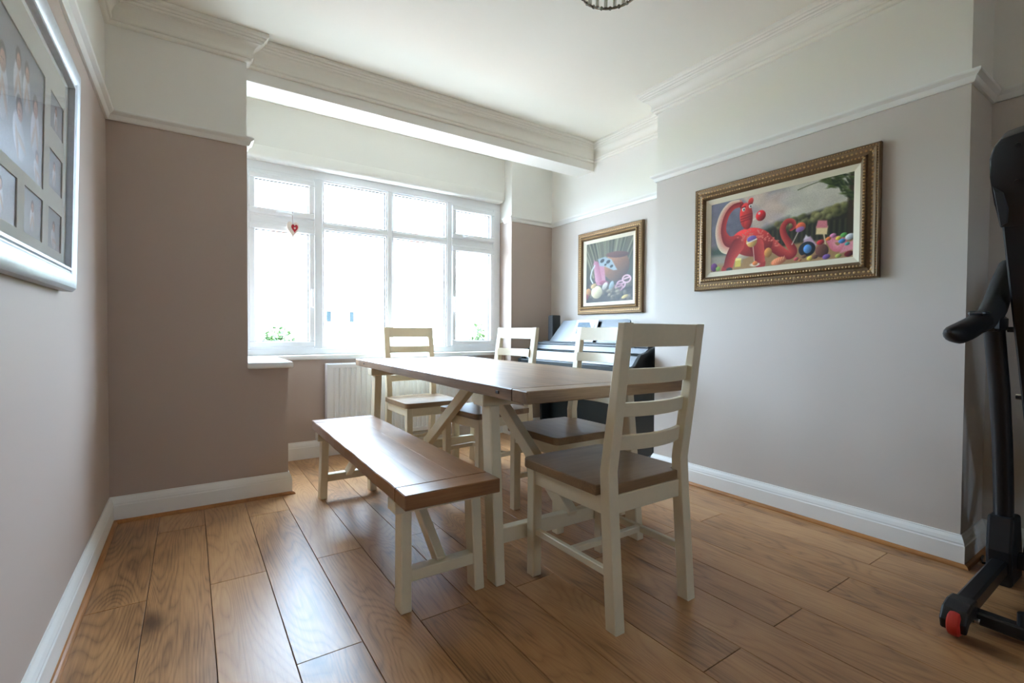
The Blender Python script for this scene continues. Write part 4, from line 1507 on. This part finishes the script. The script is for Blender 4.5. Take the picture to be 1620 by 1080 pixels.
hull8(bm, [deckpt(.95, 0.030, YA - .06), deckpt(.95, 0.030, YBd + .06), deckpt(.95, -.03, YBd + .06), deckpt(.95, -.03, YA - .06)],
      [deckpt(1.0, 0.030, YA - .06), deckpt(1.0, 0.030, YBd + .06), deckpt(1.0, -.03, YBd + .06), deckpt(1.0, -.03, YA - .06)], 0.008)
obj('rear_roller_cover', bm, 'black_plastic', tm)
bm = BM()
tube(bm, [deckpt(0.30, -0.01, YA + 0.004), deckpt(0.30, -0.01, YA + 0.020)], 0.012, 12)
obj('latch_knob', bm, 'chrome', tm)
# gas strut between base and deck
obj('gas_strut', tube(BM(), [(3.04, TY - 0.10, 0.12), deckpt(0.33, -0.05, TY - 0.10)], [0.012, 0.010], 10), 'black_metal', tm)
# deck hinge blocks standing on the rear tube
for y in (YA - .03, YBd + .03):
    obj('hinge_block', bar(BM(), (3.055, y, 0.10), deckpt(0.03, 0, y), 0.05, 0.05, (0, 1, 0), 0.006), 'black_metal', tm)

# mains lead lying behind the treadmill
bm = BM()
tube(bm, [(3.235, 0.335, 0.006), (3.190, 0.330, 0.006), (3.150, 0.318, 0.005), (3.170, 0.296, 0.005), (3.240, 0.286, 0.006), (3.300, 0.22, 0.006), (3.31, 0.05, 0.006), (3.28, -0.2, 0.006)], 0.0045, 8)
tag(obj('power_cable', bm, 'black_plastic', smooth=True), 'black power cable coiled on the floor in the alcove behind the treadmill', 'cable')

# ------------------------------------------------------------------ outside, seen through the window
GZ = -0.55
wallbox('ground', 'paving', (-30, 40, YW + 0.36, 9.5, GZ - 0.2, GZ))
wallbox('road', 'tarmac', (-30, 40, 9.5, 17.0, GZ - 0.2, GZ - 0.02))
wallbox('ground_far', 'grass', (-30, 40, 17.0, 60, GZ - 0.2, GZ))
wallbox('ground_rear', 'paving', (-20, 20, -30, YBK - T - 0.01, GZ - 0.2, GZ + 0.45))


def house(label, x0, x1, y0, y1, h, rh, wins):
    t = thing('house', label, 'house', ((x0 + x1) / 2, y0, GZ))
    ox, oy = (x0 + x1) / 2, y0
    boxo('wall', 'render', t, x0 - ox, x1 - ox, 0, y1 - y0, 0, h, bev=0)
    bm = BM()
    prism(bm, [(-0.4, h - .05), (y1 - y0 + .4, h - .05), ((y1 - y0) / 2, h + rh)], 0, x0 - ox - .03, x1 - ox + .03)
    obj('roof', bm, 'roof_tile', t)
    boxo('gutter', 'tarmac', t, x0 - ox - .03, x1 - ox + .03, -.50, -.38, h - .10, h + .02, bev=0.02)
    for (wx, wz, ww, wh, wm) in wins:
        f = BM()
        rect_frame(f, wx - ox - .05, wx - ox + ww + .05, wz - .05, wz + wh + .05, .09, -.05, .02, 0)
        wf = obj('window', f, 'upvc', t)
        boxo('pane', wm, wf, wx - ox + .03, wx - ox + ww - .03, -.03, -.01, wz + .03, wz + wh - .03, bev=0)
    boxo('chimney', 'brick', t, x1 - ox - 1.4, x1 - ox - .7, (y1 - y0) / 2 - .4, (y1 - y0) / 2 + .4, h + rh * .6, h + rh + .9, bev=0.02)


house('pale rendered house across the road, furthest left in the window', -2.6, 5.52, 24.95, 32.9, 3.6, 2.6, [(1.0, 1.0, 1.2, 1.1, 'house_blind'), (3.2, 1.0, 1.0, 1.1, 'house_blind')])
house('pale rendered house across the road, behind the middle panes', 5.6, 13.6, 25, 33, 4.4, 2.6, [(6.02, 1.95, 0.30, 0.62, 'house_glass'), (7.15, 1.95, .30, 0.62, 'house_glass'), (11.6, 1.2, 1.2, 1.3, 'house_blind')])
house('pale rendered house across the road, furthest right in the window', 15.2, 25.0, 25, 33, 4.2, 2.6, [(16.6, 1.2, 1.2, 1.2, 'house_blind'), (20.0, 1.2, 1.2, 1.2, 'house_blind')])
gw = boxo('garden_wall', 'brick', None, -8, 16, 9.0, 9.25, GZ, GZ + 0.55, bev=0.01)
tag(gw, 'low red brick garden wall between lawn and road outside', 'wall')


def shrub(label, loc, rx, ry, h, n, seed):
    r = random.Random(seed)
    t = thing('garden_shrub', label, 'shrub', loc)
    bm = BM()
    for k in range(n):
        a, b = r.uniform(0, 2 * math.pi), math.acos(r.uniform(-0.1, 1))
        rr = r.uniform(.72, 1.0)
        p = V(rx * math.cos(a) * math.sin(b) * rr, ry * math.sin(a) * math.sin(b) * rr, h * (.35 + .65 * math.cos(b) * rr))
        d = V(r.uniform(-1, 1), r.uniform(-1, 1), r.uniform(-.2, 1)).normalized()
        s = d.cross(V(r.uniform(-1, 1), r.uniform(-1, 1), r.uniform(-1, 1))).normalized()
        l, w_ = r.uniform(.05, .09), r.uniform(.02, .035)
        q = [bm.verts.new(p), bm.verts.new(p + d * l * .5 + s * w_), bm.verts.new(p + d * l), bm.verts.new(p + d * l * .5 - s * w_)]
        bm.faces.new(q)
    f = obj('foliage', bm, 'leaf', t, fix=False)
    f['kind'] = 'stuff'
    bm = BM()
    for k in range(5):
        a = 2 * math.pi * k / 5
        tube(bm, [(.03 * math.cos(a), .03 * math.sin(a), -.02), (rx * .3 * math.cos(a), ry * .3 * math.sin(a), h * .4), (rx * .55 * math.cos(a), ry * .55 * math.sin(a), h * .75)], [.018, .012, .006], 6)
    obj('stem', bm, 'bare_oak_bead', t)


shrub('leafy green shrub outside below the left casement', (1.25, 6.2, GZ), .34, .35, 1.58, 1500, 11)
shrub('leafy green shrub outside below the right casement', (3.98, 6.0, GZ), .30, .35, 1.66, 1500, 12)
